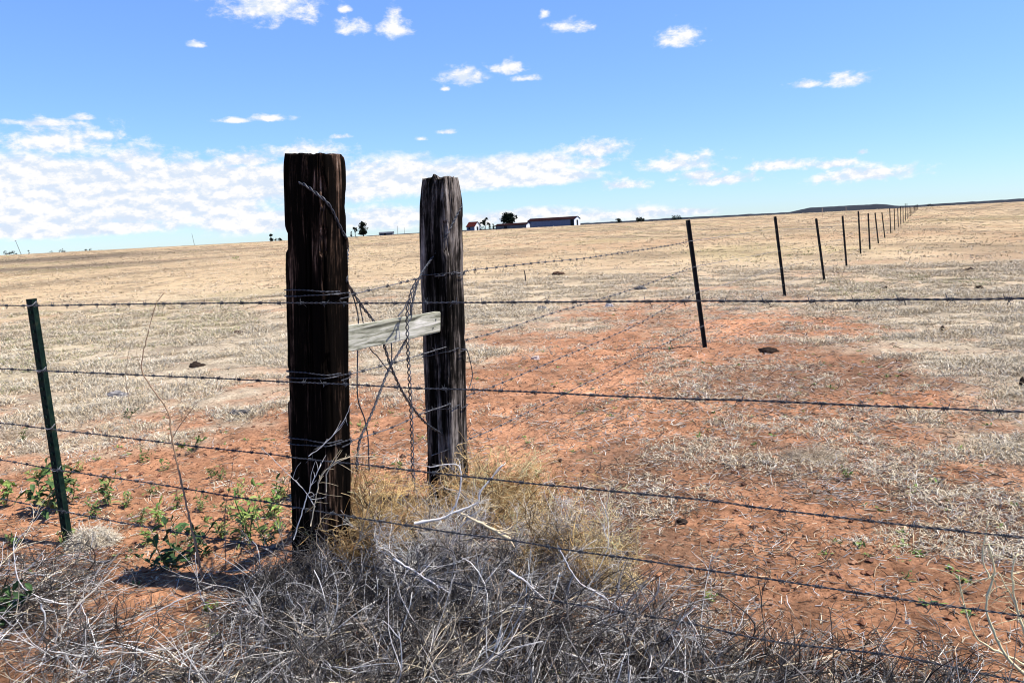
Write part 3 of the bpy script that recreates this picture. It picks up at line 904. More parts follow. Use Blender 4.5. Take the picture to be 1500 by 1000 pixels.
GREY = [(.36, .34, .32), (.20, .185, .17), (.52, .49, .46), (.09, .08, .07), (.68, .65, .60), (.035, .03, .027), (.33, .26, .19), (.05, .042, .036), (.12, .105, .095), (.035, .03, .027), (.07, .06, .053), (.15, .13, .115)]  # near-black tones among the real greys paint shade into the brush gaps
def dead_brush():
    ac = Acc()
    n = 9000
    x, y, d = scatter(n, 1.9, 4.9, 1.2, 42)
    q = np.log(BRUSHB(x, y) / d)
    t = x / y
    dens = np.where(q > 0, 1.0, .0) * sstep(-.02, .10, q + .12 * (fbm(x * 3, y * 3, 111, 3) - .5))
    left = 1 - sstep(-.46, -.27, t)
    patch = sstep(.38, .50, fbm(x * 1.7 + 2, y * 1.7, 113, 3))
    dens = dens * (1 - left * (1 - .95 * patch)) 
    dens *= .78
    keep = rng.random(n) < dens
    x, y, d, q, t, left = (v[keep] for v in (x, y, d, q, t, left)); k = len(x)
    p0 = np.stack([x, y, Hm(x, y)], -1)
    up = rng.uniform(.10, .75, k) * (1 - .55 * left)
    a = rng.normal(-.6, 1.5, k)
    d0 = np.stack([np.cos(a), np.sin(a), up], -1)
    mound = np.exp(-((x + .55) / .75) ** 2 - ((y - 3.3) / .8) ** 2)
    L = rng.uniform(.16, .42, k) * (1 - .30 * left) * (1 + .25 * mound)
    d0[:, 2] += .5 * mound
    # lower towards the right hand end
    L *= 1 - .12 * sstep(.2, .5, t); c_dark = 1 - .45 * sstep(.12, .35, t)
    M0 = grow(p0, d0, L, 9, rng.normal(0, .9, (k, 1)), .25)
    c0 = 1.05 * rand_cols(k, GREY, .15) * c_dark[:, None]
    r = rng.uniform(.0017, .0042, k)[:, None] * np.linspace(1, .45, 9)[None]
    ac.tubes(M0, r, c0, 4)
    I, M1 = children(M0, 7, (.05, .20), .75, 6, rng.normal(0, .9, (k * 7, 1)), .1)
    c1 = np.clip(c0[I] * rng.uniform(.35, 1.15, (len(I), 1)), 0, .8)  # finer stems coloured darker to deepen the painted shade between them
    r1 = rng.uniform(.0010, .0021, len(I))[:, None] * np.linspace(1, .5, 6)[None]
    ac.tubes(M1, r1, c1, 3)
    J, M2 = children(M1, 1, (.02, .08), .9, 4, rng.normal(0, .6, (len(I), 1)), .1)
    r2 = rng.uniform(.0008, .0013, len(J))[:, None] * np.linspace(1, .6, 4)[None]
    ac.tubes(M2, r2, np.clip(c1[J] * rng.uniform(.4, 1.1, (len(J), 1)), 0, .8), 3)
    # coarser main stalks lying through the tangle
    kk = rng.permutation(np.where(q > .12)[0])[:480]; T0 = grow(p0[kk] + np.array([0, 0, .03]), d0[kk] * np.array([1, 1, .40]), rng.uniform(.22, .55, len(kk)), 12, rng.normal(0, .5, (len(kk), 1)), .3)
    ct = rand_cols(len(kk), [(.76, .74, .70), (.66, .63, .60), (.45, .41, .36), (.10, .085, .075), (.64, .54, .38)], .12)
    ac.tubes(T0, rng.uniform(.0020, .0042, len(kk))[:, None] * np.linspace(1, .35, 12)[None], ct, 5)
    I2, T1 = children(T0, 5, (.08, .28), .55, 7, rng.normal(0, .6, (len(kk) * 5, 1)), .1)
    ac.tubes(T1, rng.uniform(.0012, .0022, len(I2))[:, None] * np.linspace(1, .4, 7)[None], ct[I2] * rng.uniform(.8, 1.1, (len(I2), 1)), 4)
    tag(ac.build('dead_brush', 'twig'), 'tangled grey dead weed stems covering the verge in front of the fence', 'dead weeds', kind='stuff')
dead_brush()

def tumbleweed(px, py, D, R, cols, label, nmain=46, flat=.85):
    c = at_y(px, py, D)
    c[2] = max(c[2], R * flat * .55)
    root = c - np.array([0, 0, R * flat * .8])
    ac = Acc()
    v = rng.normal(0, 1, (nmain, 3)); v[:, 2] = np.abs(v[:, 2]) * .8 + .1
    M0 = grow(np.repeat(root[None], nmain, 0), v, rng.uniform(.9, 1.5, nmain) * R, 9, rng.normal(0, 1.3, (nmain, 1)), .3)
    def sq(P):   # keep inside an uneven ball
        e = (P - c) / np.array([R, R, R * flat]); r = np.linalg.norm(e, axis=-1, keepdims=True)
        lim = .92 + .22 * fbm(e[..., 0] * 3, e[..., 1] * 3 + e[..., 2] * 4, 7, 2)[..., None]
        k = np.where(r > lim, lim / np.maximum(r, 1e-6), 1)
        Q = c + (P - c) * k
        Q[..., 2] = np.maximum(Q[..., 2], Hm(Q[..., 0], Q[..., 1]) + .003)
        return Q
    M0 = sq(M0); c0 = rand_cols(nmain, cols, .12)
    ac.tubes(M0, rng.uniform(.0018, .0036, nmain)[:, None] * np.linspace(1, .4, 9)[None], c0, 4)
    I, M1 = children(M0, 18, (.3 * R, .8 * R), .8, 8, rng.normal(0, 1.8, (nmain * 18, 1)), .1)
    M1 = sq(M1); c1 = np.clip(c0[I] * rng.uniform(.8, 1.2, (len(I), 1)), 0, .85)
    ac.tubes(M1, rng.uniform(.0011, .0020, len(I))[:, None] * np.linspace(1, .5, 8)[None], c1, 3)
    J, M2 = children(M1, 4, (.04, .3 * R), 1.0, 5, rng.normal(0, 1.4, (len(I) * 4, 1)), .1)
    ac.tubes(M2, rng.uniform(.0008, .0014, len(J))[:, None] * np.linspace(1, .6, 5)[None], np.clip(c1[J] * rng.uniform(.55, 1.2, (len(J), 1)), 0, .85), 3)
    o = ac.build('tumbleweed', 'twig', (c[0], c[1], 0)); tag(o, label, 'tumbleweed', 'dry tumbleweeds piled against the posts')
TAN = [(.72, .48, .20), (.54, .33, .13), (.82, .63, .34), (.32, .18, .07), (.60, .42, .20), (.10, .06, .03)]
MIXD = [(.50, .43, .35), (.40, .37, .35), (.62, .51, .35), (.22, .18, .15), (.66, .62, .57), (.11, .085, .065)]
tumbleweed(548, 738, 3.72, .36, TAN, 'tan tumbleweed lodged between the two timber posts', 74, .88)
tumbleweed(735, 712, 4.40, .35, TAN, 'golden tan tumbleweed lying right of the grey post foot', 66)
tumbleweed(652, 785, 3.42, .33, GREY[:6] + MIXD, 'greyish tumbleweed in front of the grey post under the white forked branch', 70)
tumbleweed(838, 805, 3.62, .33, TAN + MIXD, 'brownish tumbleweed lying farthest right of the pile', 70, .85)
tumbleweed(452, 850, 3.30, .26, GREY[1:], 'dark grey tumbleweed in the shade at the thick post foot', 50)

# ------------------------------------------------------------------ single dead branches
def branch(name, paths, D, radii, col, label, cat, group=None, sides=6, jit=.012, twigs=0, toward=None, mat='twig'):
    ac = Acc(); org = None
    for i, p in enumerate(paths):
        pts = []
        for j, (px, py) in enumerate(p):
            dd = D if not isinstance(D, (list, tuple)) else D[i]
            if isinstance(dd, (list, tuple)): dd = dd[0] + (dd[1] - dd[0]) * j / (len(p) - 1)
            pts.append(at_y(px, py, dd))
        C = catmull(pts, .018)
        C[1:-1] += rng.normal(0, .0012, C[1:-1].shape)
        C[:, 2] = np.maximum(C[:, 2], Hm(C[:, 0], C[:, 1]) + .003)
        if org is None: org = C[0]
        r0, r1 = radii[i]
        R = np.linspace(r0, r1, len(C)) * (1 + .12 * rng.normal(0, 1, len(C)))
        ac.tubes(C[None], R[None], [col], sides)
        if twigs:
            k = np.array([C]); I, M1 = children(k, twigs, (.03, .12), .7, 5, rng.normal(0, .8, (twigs, 1)), .2)
            ac.tubes(M1, np.linspace(1, .5, 5)[None] * r1 * rng.uniform(.5, .9, (twigs, 1)), np.repeat([col], twigs, 0) * rng.uniform(.8, 1.1, (twigs, 1)), 3)
    o = ac.build(name, mat, org); tag(o, label, cat, group); return o
G = 'bleached dead branches on the weed pile'
branch('dead_branch', [[(607, 766), (646, 759), (661, 752), (697, 737), (704, 719), (720, 700), (736, 680)], [(661, 752), (672, 726), (675, 690), (664, 679), (628, 684)]], 3.28,
       [(.0065, .0028), (.004, .002)], (.66, .62, .58), 'white forked dead branch lying on the pile below the grey post', 'branch', G, twigs=10)
branch('dead_branch', [[(675, 752), (700, 764), (718, 773), (747, 789)]], 3.25, [(.0045, .0075)], (.68, .54, .34), 'thick yellowish stick pointing down right from the white forked branch', 'branch', G, twigs=5)
branch('dead_branch', [[(576, 818), (600, 832), (628, 850), (660, 868)]], 3.05, [(.005, .003)], (.56, .53, .52), 'short straight grey stick slanting down the middle of the weed pile', 'branch', G, twigs=6)
branch('dead_branch', [[(744, 834), (770, 852), (800, 880), (818, 905)]], 3.0, [(.005, .002)], (.6, .57, .55), 'pale stick slanting right below the yellowish stick', 'branch', G, twigs=6)
branch('dead_branch', [[(820, 952), (865, 968), (905, 982), (980, 1001), (1050, 1015)]], 2.62, [(.003, .006)], (.6, .57, .54), 'long pale branch lying along the bottom edge in the middle', 'branch', G, twigs=10)
branch('dead_branch', [[(818, 800), (845, 848), (880, 872), (905, 889), (930, 911)]], 2.95, [(.0025, .004)], (.58, .55, .53), 'thin grey branch slanting down right of the brownish tumbleweed', 'branch', G, twigs=8)
gl = ground_pt(255, 893)[1]
branch('dead_branch', [[(310, 858), (300, 862), (255, 882), (192, 913), (120, 930), (72, 950)]], [(gl + .1, gl - .35)], [(.0035, .002)], (.42, .40, .40), 'long grey branch on the red soil at lower left', 'branch', G, twigs=9)
branch('dead_branch', [[(60, 883), (66, 904), (63, 931), (42, 967)]], ground_pt(60, 950)[1], [(.004, .002)], (.62, .6, .56), 'crooked white stick standing at lower left', 'branch', G, twigs=4)
branch('dead_branch', [[(231, 940), (245, 953), (258, 967), (275, 1003)]], ground_pt(258, 985)[1], [(.0035, .0025)], (.6, .52, .38), 'pale straw coloured stick near the bottom left edge', 'branch', G, twigs=5)
branch('dead_branch', [[(452, 668), (470, 655), (498, 625), (515, 590)], [(430, 790), (452, 720), (470, 680)]], 3.30, [(.002, .001), (.0025, .002)], (.6, .57, .53), 'thin pale twig rising against the dark face of the thick post', 'branch', G, twigs=7)
branch('dead_branch', [[(383, 655), (400, 672), (425, 697), (447, 720), (462, 742)]], 3.35, [(.0012, .0018)], (.55, .53, .5), 'thin twig slanting down left of the thick post', 'branch', G, twigs=5)
branch('dead_branch', [[(455, 770), (470, 700), (490, 680), (512, 668)], [(478, 720), (480, 690), (500, 672), (545, 668), (590, 672)]], 3.3, [(.0028, .0016), (.0022, .001)], (.64, .52, .34), 'curved tan stem arching over the tumbleweed beside the thick post', 'branch', G, twigs=12)

# dry standing stalks
st = ground_pt(300, 862)[1]
branch('dry_stalk', [[(300, 862), (288, 805), (279, 766), (266, 708), (252, 642), (246, 603), (228, 576), (210, 549), (207, 537), (210, 515), (216, 492), (228, 447), (241, 428)],
                     [(252, 642), (267, 618), (291, 586)], [(246, 603), (238, 578), (244, 560)], [(279, 766), (262, 735), (258, 715)], [(267, 618), (272, 598), (262, 560), (245, 550)], [(207, 537), (200, 520), (203, 505)]], st,
       [(.0066, .0014), (.0026, .0010), (.001, .0006), (.0015, .0008), (.0009, .0005), (.0009, .0005)], (.33, .215, .13), 'tall thin brown dry stalk standing left of the thick post', 'dry stalk', 'dry standing stalks', twigs=3)
branch('dry_stalk', [[(330, 850), (330, 800), (329, 760), (334, 720), (340, 690), (342, 665)], [(329, 760), (322, 740)]], st + .05, [(.0025, .001), (.001, .0006)], (.2, .13, .09),
       'short dark dry stalk between the tall stalk and the thick post', 'dry stalk', 'dry standing stalks', twigs=6)
sb = ground_pt(189, 600)[1]
branch('dry_stalk', [[(192, 604), (187, 575), (184, 550), (188, 520), (193, 497)]], sb, [(.003, .0012)], (.24, .16, .1), 'slim dry stalk standing in the pale grass left of the tall stalk', 'dry stalk', 'dry standing stalks', twigs=5)
yb = 2.35
YC = (.78, .68, .40)
branch('dry_stalk', [[(1530, 1010), (1500, 985), (1474, 961), (1450, 910), (1445, 880), (1457, 838), (1448, 796)], [(1450, 847), (1439, 814), (1448, 763)], [(1457, 838), (1450, 847)]], yb, [(.0056, .0024), (.003, .0016), (.003, .003)], YC,
       'yellow dry stalk with bent tips at the right edge, tallest of three', 'dry stalk', 'yellow dry stalks at the right edge', twigs=4)
branch('dry_stalk', [[(1540, 1010), (1495, 970), (1455, 950), (1429, 931), (1411, 880), (1405, 843)]], yb + .04, [(.0042, .0018)], YC, 'thin yellow dry stalk curving left at the right edge', 'dry stalk', 'yellow dry stalks at the right edge', twigs=6)
branch('dry_stalk', [[(1520, 980), (1500, 925), (1490, 890), (1484, 862), (1484, 826), (1492, 810)], [(1490, 890), (1475, 860), (1462, 838)], [(1505, 935), (1495, 900), (1478, 880)]], yb - .04, [(.0052, .0024), (.0026, .0014), (.0022, .0013)], YC,
       'branching yellow dry stalk cut by the right edge', 'dry stalk', 'yellow dry stalks at the right edge', twigs=8)
for i, (x0, y0, x1, y1, lab) in enumerate([(1165, 1000, 1158, 895, 'leftmost'), (1222, 1005, 1214, 888, 'tallest'), (1260, 1010, 1232, 922, 'rightmost, leaning left')]):
    dd = ground_pt(x0, y0 + 25)[1]
    branch('dark_stalk', [[(x0, y0 + 25), ((x0 + x1) / 2 + 3, (y0 + y1) / 2), (x1, y1)]], dd, [(.0022, .0009)], (.05, .042, .036), '%s of three thin dark stalks rising from the brush at lower right' % lab, 'dry stalk', 'dark stalks at lower right', twigs=6)

# ------------------------------------------------------------------ leafy weeds
GREEN = [(.10, .175, .05), (.14, .21, .06), (.075, .13, .045), (.18, .24, .07), (.24, .24, .09)]
YGREEN = [(.25, .34, .08), (.18, .29, .07), (.33, .38, .12), (.13, .23, .06)]
DGREEN = [(.045, .09, .033), (.06, .12, .04), (.034, .07, .028)]
def leafy(px, py, hpx, label, cols=GREEN, nst=4, nleaf=9, spread=.35, lw=.17, group='green weeds near the front fence', leaf=.24, yoff=0):
    b = ground_pt(px, py)
    sc = hpx / F * (b[1] + .2)
    root = empty('leafy_weed', b); tag(root, label, 'weed', group)
    p0 = b[None] + rng.normal(0, sc * .07, (nst, 3)) * np.array([1, 1, 0])
    d0 = rng.normal(0, spread, (nst, 3)); d0[:, 2] = 1
    S = grow(p0, d0, rng.uniform(.6, 1.0, nst) * sc, 7, rng.normal(0, .4, (nst, 1)), 0)
    ac = Acc(); ac.tubes(S, np.full((nst, 1), max(.0014, sc * .012)) * np.linspace(1, .5, 7)[None], rand_cols(nst, [(.14, .17, .06), (.2, .16, .08)], .1), 4)
    ac.build('stem', 'twig', b, root)
    I = np.repeat(np.arange(nst), int(nleaf * 1.6)); m = len(I)
    t = rng.uniform(.08, 1.0, m) * 6; i0 = np.minimum(t.astype(int), 5); f = (t - i0)[:, None]
    p = S[I, i0] * (1 - f) + S[I, i0 + 1] * f
    a = rng.random(m) * 2 * PI
    d = np.stack([np.cos(a), np.sin(a), rng.uniform(.2, 1.4, m)], -1)
    L = sc * leaf * rng.uniform(.55, 1.2, m)
    P = grow(p, d, L, 8, rng.normal(0, .5, (m, 1)), .7)
    T = P[:, -1] - P[:, 0]
    side = np.cross(T, np.array([0, 0, 1.0]) + rng.normal(0, .5, (m, 3))); side /= np.maximum(np.linalg.norm(side, axis=1, keepdims=True), 1e-6)
    prof = np.array([.12, .5, .62, 1.0, .72, .85, .45, .03])
    Wd = (L * lw)[:, None] * prof[None]
    c = rand_cols(m, cols, .15)
    # folded leaf: two half blades meeting at a raised-edge midrib
    ac = Acc()
    nrm = np.cross(side, T); nrm /= np.maximum(np.linalg.norm(nrm, axis=1, keepdims=True), 1e-6)
    for sg in (-1, 1):
        E = P + sg * side[:, None] * Wd[:, :, None] + nrm[:, None] * Wd[:, :, None] * .35
        V = np.stack([P, E], 2)
        idx = np.arange(m * 16).reshape(m, 8, 2)
        q = np.stack([idx[:, :-1, 0], idx[:, :-1, 1], idx[:, 1:, 1], idx[:, 1:, 0]], -1)
        ac.add(V, quads=q, col=np.repeat(c, 16, axis=0))
    ac.build('foliage', 'leaf', b, root)
    return root
leafy(78, 752, 95, 'green leafy weed growing right behind the foot of the leaning green post', GREEN, 6, 12)
leafy(105, 735, 62, 'narrow green weed just right of the leaning green post', GREEN, 3, 9)
leafy(160, 738, 56, 'upright green weed on red soil between the green post and the tall stalk', GREEN, 4, 9, .3)
leafy(366, 800, 108, 'bright yellow-green upright weed left of the thick post', YGREEN, 5, 8, .14, .14, leaf=.19)
leafy(412, 735, 48, 'small green weed touching the left side of the thick post', GREEN, 4, 8)
leafy(258, 832, 95, 'dark broad-leaved weed at the foot of the tall dry stalk', DGREEN, 7, 8, .65, .20, leaf=.21)
leafy(300, 815, 70, 'dark leafy weed just right of the tall dry stalk foot', DGREEN, 4, 7, .4, .2, leaf=.22)
leafy(2, 918, 75, 'dark green weed cut by the left edge near the bottom', DGREEN, 5, 8, .5, .25, leaf=.3)
leafy(8, 742, 50, 'yellowish weed at the left edge beside the leaning post', YGREEN, 4, 8, .4, .25)
leafy(187, 614, 24, 'small dark green weed in pale grass left of the tall stalk', DGREEN, 4, 8, .6)
leafy(208, 678, 28, 'small green weed on red soil just left of the tall stalk', GREEN, 4, 8, .5)
leafy(283, 662, 36, 'small green weed on red soil right of the tall stalk', GREEN, 4, 8, .5)
leafy(328, 702, 30, 'low green weed beside the short dark stalk', GREEN, 4, 7, .6)
leafy(35, 645, 22, 'low green weed left of the leaning post on red soil', GREEN, 4, 7, .6)
leafy(230, 725, 26, 'low spreading green weed left of the tall stalk by the red soil edge', GREEN, 5, 7, .8)
leafy(292, 750, 34, 'green weed between the tall stalk and the yellow-green weed', GREEN, 4, 7, .5)
leafy(590, 690, 30, 'small green sprig showing between the two timber posts', GREEN, 3, 6, .5)
leafy(528, 632, 20, 'small green weed on red soil seen between the timber posts', YGREEN, 3, 7, .6)
leafy(480, 870, 45, 'green round-leaved sprig in the brush in front of the thick post', GREEN, 3, 5, .5, .42)
leafy(525, 880, 45, 'small green sprig in the brush right of the round-leaved one', GREEN, 2, 5, .4, .4)
leafy(300, 900, 34, 'bright green sprig in the brush below the tall stalk', YGREEN, 4, 6, .6, .3)
leafy(1240, 702, 26, 'small green weed on the red soil right of centre', GREEN, 4, 7, .5)
leafy(1043, 882, 24, 'low green weed on red soil at lower right', YGREEN, 4, 7, .7)
leafy(983, 412, 12, 'distant green clump in the tan field left of the first receding post', DGREEN, 6, 7, .9)
leafy(345, 380, 8, 'far yellow-green bush in the field left of the thick post', YGREEN, 7, 7, .8)
leafy(980, 515, 16, 'tiny dark weed left of the first receding post foot', DGREEN, 3, 6, .3)
leafy(786, 700, 22, 'low green weed just right of the golden tumbleweed', GREEN, 4, 7, .7)

leafy(240, 690, 26, 'small pale green weed right above the low spreading one', GREEN, 3, 7, .5)
leafy(388, 760, 70, 'slender yellow-green weed right of the brightest upright weed', YGREEN, 4, 7, .3)
leafy(215, 800, 40, 'low yellow-green weed left of the dark broad-leaved weed', YGREEN, 4, 8, .6)
leafy(55, 700, 24, 'small yellowish weed just left of the leaning green post', YGREEN, 4, 7, .6)
leafy(340, 760, 34, 'little green weed left of the brightest upright weed', GREEN, 4, 7, .5)
leafy(20, 800, 40, 'low green weed in grey brush at the left edge', GREEN, 4, 8, .6)

MORE = [(118, 690, 22, 'left of the narrow weed by the green post'), (140, 760, 36, 'above the pale straw tussock'), (185, 745, 30, 'right of the upright weed on red soil'),
        (205, 770, 34, 'left of the dark broad-leaved weed, upper one'), (235, 770, 44, 'just behind the dark broad-leaved weed'), (325, 790, 46, 'between the tall stalk and the brightest weed'),
        (350, 730, 34, 'beside the short dark stalk, right of it'), (395, 800, 60, 'right of the brightest weed, near the thick post'), (418, 780, 60, 'against the left edge of the thick post'),
        (310, 700, 22, 'right of the tall stalk on bare soil'), (255, 745, 30, 'touching the tall stalk halfway up'), (95, 800, 30, 'in grey brush at the foot of the green post')]
for i, (px, py, h, w) in enumerate(MORE):
    leafy(px, py, h, 'slim fresh green sprig %s' % w, [YGREEN, GREEN][i % 2], 4, 8, .28, .15, leaf=.26)

def sprouts():
    ac = Acc()
    n = 1500
    x, y, d = scatter(n, 2.6, 16, 1.0, 40)
    s = soil_amount(x, y); cl = fbm(x * .9, y * .9, 121, 3)
    keep = (rng.random(n) < s * .9) & (cl > .48)
    x, y, d = x[keep], y[keep], d[keep]; k = len(x)
    nb = 9
    T = np.repeat(np.arange(k), nb); m = len(T)
    sz = rng.uniform(.012, .035, k)
    a = rng.random(m) * 2 * PI
    b = np.stack([x[T] + rng.normal(0, .012, m), y[T] + rng.normal(0, .012, m), Hm(x, y)[T]], -1)
    P = grow(b, np.stack([np.cos(a), np.sin(a), rng.uniform(.3, 1.2, m)], -1), sz[T] * rng.uniform(.6, 1.3, m), 4, rng.normal(0, .5, (m, 1)), .6)
    side = np.stack([-np.sin(a), np.cos(a), 0 * a], -1)
    ac.ribbons(P, (sz[T] * .2)[:, None] * np.array([.4, 1, .8, .1])[None], side, rand_cols(m, GREEN + YGREEN[:2], .15))
    tag(ac.build('green_sprouts', 'leaf', smooth=False), 'tiny green seedlings dotted over the red soil', 'seedlings', kind='stuff')
sprouts()

# ------------------------------------------------------------------ dung, stones, lumps
def lump(name, px, py, wpx, hpx, col, label, cat, lobes=4, group=None, seed=0, depth=.8):
    b = ground_pt(px, py); D = b[1]
    w = wpx / F * D / 2; h = hpx / F * D
    rs = np.random.default_rng(seed + int(px * 7 + py))
    ac = Acc()
    for i in range(lobes):
        bm = bmesh.new(); bmesh.ops.create_icosphere(bm, subdivisions=3, radius=1)
        off = np.array([rs.uniform(-.6, .6) * w, rs.uniform(-.4, .4) * w * depth, 0]) if i else np.zeros(3)
        sx = w * (rs.uniform(.35, .6) if i else .72); sy = sx * depth * rs.uniform(.7, 1.1); sz = h * (rs.uniform(.5, .9) if i else 1)
        co = np.array([v.co for v in bm.verts])
        n = 1 + .9 * (fbm(co[:, 0] * 2.2 + i * 5, co[:, 1] * 2.2 + co[:, 2] * 3, seed + i, 3) - .5) + .7 * (fbm(co[:, 0] * 6, co[:, 1] * 6 + co[:, 2] * 8, seed + i + 9, 3) - .5)
        co = co * n[:, None] * np.array([sx, sy, sz]) + b + off + np.array([0, 0, h * .02])
        tri = np.array([[v.index for v in f.verts] for f in bm.faces]); bm.free()
        ac.add(co, tris=tri, col=np.asarray(col) * rs.uniform(.8, 1.2))
    o = ac.build(name, 'clod', b, smooth=name == 'dung_pat'); tag(o, label, cat, group)
DK = (.035, .024, .018); GY = (.20, .185, .17)
gd = 'dried dung pats in the field'
lump('dung_pat', 287, 537, 26, 7, DK, 'black dung pat in pale grass left of the thick post', 'dung', 4, gd, 1)
lump('dung_pat', 1127, 515, 34, 6, DK, 'long black dung pat on red soil right of the first receding post foot', 'dung', 5, gd, 2)
lump('dung_pat', 1420, 397, 18, 5, DK, 'black dung pat in the tan grass far right', 'dung', 3, gd, 3)
lump('dung_pat', 1434, 424, 18, 5, DK, 'dark dung pat far right, below the other one', 'dung', 4, gd, 4)
lump('dung_pat', 1381, 484, 12, 6, DK, 'small round dark dung lump at right in pale grass', 'dung', 3, gd, 5)
lump('dung_pat', 1499, 566, 14, 14, DK, 'rounded dark dung lump cut by the right edge', 'dung', 2, gd, 6)
lump('dung_pat', 1296, 423, 14, 4, DK, 'small dark dung pat right of the receding posts', 'dung', 3, gd, 7)
lump('dung_pat', 350, 488, 26, 4, (.08, .05, .035), 'flat crumbled brown dung in the field left of the thick post', 'dung', 5, gd, 8)
lump('dung_pat', 816, 402, 22, 4, (.10, .06, .04), 'flat brown dung patch far off right of the grey post', 'dung', 5, gd, 9)
lump('dung_pat', 1000, 766, 22, 8, (.06, .045, .035), 'dark crumbly dung lump on red soil right of the tumbleweeds', 'dung', 4, gd, 10)
lump('wood_chunk', 352, 608, 44, 10, GY, 'cracked grey wood chunk on red soil left of the thick post', 'wood', 6, 'grey lumps in the grass', 11, .5)
lump('wood_chunk', 172, 582, 44, 9, (.33, .31, .29), 'pale grey chunk in pale grass under the slim dry stalk', 'wood', 6, 'grey lumps in the grass', 12, .5)
lump('wood_chunk', 793, 452, 16, 4, (.2, .19, .18), 'grey lump in the field just right of the grey post', 'wood', 3, 'grey lumps in the grass', 13)
lump('wood_chunk', 938, 424, 20, 5, (.15, .145, .14), 'dark grey lump below the distant green clump', 'wood', 4, 'grey lumps in the grass', 14)
lump('stone', 891, 449, 12, 6, (.55, .53, .52), 'pale stone in the middle field between the grey post and the receding posts', 'stone', 2, 'loose stones', 15)
lump('stone', 785, 526, 16, 5, (.58, .48, .42), 'pinkish flat stone right of the grey post', 'stone', 2, 'loose stones', 16)
lump('stone', 1331, 913, 10, 9, (.70, .66, .60), 'small white stone on red soil at lower right', 'stone', 2, 'loose stones', 17)
lump('stone', 452, 996, 22, 10, (.62, .60, .58), 'pale stone at the bottom edge in the weeds', 'stone', 3, 'loose stones', 18)
def straw_mound(px, py, wpx, hpx, n, cols, label):
    b = ground_pt(px, py); w = wpx / F * b[1] / 2; h = hpx / F * b[1]
    r = w * np.sqrt(rng.random(n)); a = rng.random(n) * 2 * PI
    p0 = np.stack([b[0] + r * np.cos(a), b[1] + .7 * r * np.sin(a), 0 * r], -1)
    p0[:, 2] = Hm(p0[:, 0], p0[:, 1]) + h * .75 * rng.random(n) * (1 - (r / w) ** 2)
    d0 = np.stack([np.cos(a), np.sin(a), rng.uniform(-.2, .9, n)], -1) + rng.normal(0, .5, (n, 3))
    P = grow(p0, d0, rng.uniform(.25, .7, n) * w, 6, rng.normal(0, 1.6, (n, 1)), .9)
    ac = Acc(); ac.tubes(P, rng.uniform(.0012, .0024, n)[:, None] * np.linspace(1, .4, 6)[None], rand_cols(n, cols, .15), 3)
    tag(ac.build('grass_tussock', 'twig', b), label, 'tussock', 'dry tussocks at the left')
STR_C = [(.60, .48, .33), (.68, .57, .42), (.50, .38, .25), (.36, .27, .18)]
straw_mound(42, 662, 34, 12, 420, STR_C, 'low tan tussock left of the leaning post')
straw_mound(135, 797, 66, 40, 1500, [(.78, .68, .52), (.70, .60, .44), (.84, .76, .62), (.5, .4, .28)], 'pale straw tussock right of the leaning post foot')
straw_mound(30, 640, 60, 9, 420, STR_C, 'flat wide tan tussock at the left edge beyond the leaning post')
straw_mound(905, 858, 70, 40, 700, [(.66, .52, .28), (.56, .42, .22), (.40, .27, .14)], 'golden straw tussock beside the brownish tumbleweed')
straw_mound(1190, 672, 80, 20, 520, STR_C, 'curled pale straw tussock on red soil right of centre')
straw_mound(490, 990, 40, 50, 160, [(.62, .52, .28), (.5, .42, .2)], 'yellow straw tussock in the weeds at the bottom edge')

bs = ground_pt(770, 414); 
ac = Acc(); tp = at_y(768, 396, bs[1]); ac.tubes(np.array([bs - [0, 0, .05], bs * .5 + tp * .5 + [.012, 0, 0], tp])[None], np.array([[.02, .018, .014]]), [(.06, .045, .035)], 6)
tag(ac.build('stake', 'twig', bs), 'short dark broken stake in the field right of the grey post', 'stake', 'lone stakes in the field')
for px, yb_, yt_, lab in ((1204.5, 318, 304.5, 'pale thin stake on the skyline left of the dark mesa'), (1239.5, 312, 303, 'short pale stake in front of the dark mesa')):
    b = ground_pt(px, yb_); t = at_y(px - .3, yt_, b[1]); ac = Acc()
    ac.tubes(np.array([b, t])[None], np.array([[.07, .06]]), [(.3, .2, .13)], 6)
    tag(ac.build('stake', 'twig', b), lab, 'stake', 'lone stakes in the field')

# ------------------------------------------------------------------ farm on the rise
def far_ground(px, D):
    r = ray(px, 340); x = r[0] / r[1] * D
    return np.array([x, D, float(Hm(x, D))])
FD = 455.0
MPP = FD / F
MAT['shade_wall'] = plain_mat('shade_tinted_wall', (.13, .155, .215), .8, .15, 1.5)  # white wall coloured dark blue-grey, its shade put into the base colour
MAT['gable'] = plain_mat('white_gable', (.8, .8, .8), .6, .08, 1.5)
MAT['red_roof'] = plain_mat('dark_red_roof', (.020, .007, .007), .95, .3, 1.0, spec=.05)
MAT['red_roof2'] = plain_mat('red_roof', (.07, .015, .013), .95, .3, 1.0, spec=.05)
MAT['dark_open'] = plain_mat('dark_opening', (.012, .012, .014), .8, .2, 1)
MAT['grey_wall'] = plain_mat('grey_wall', (.09, .095, .11), .7, .3, 1)

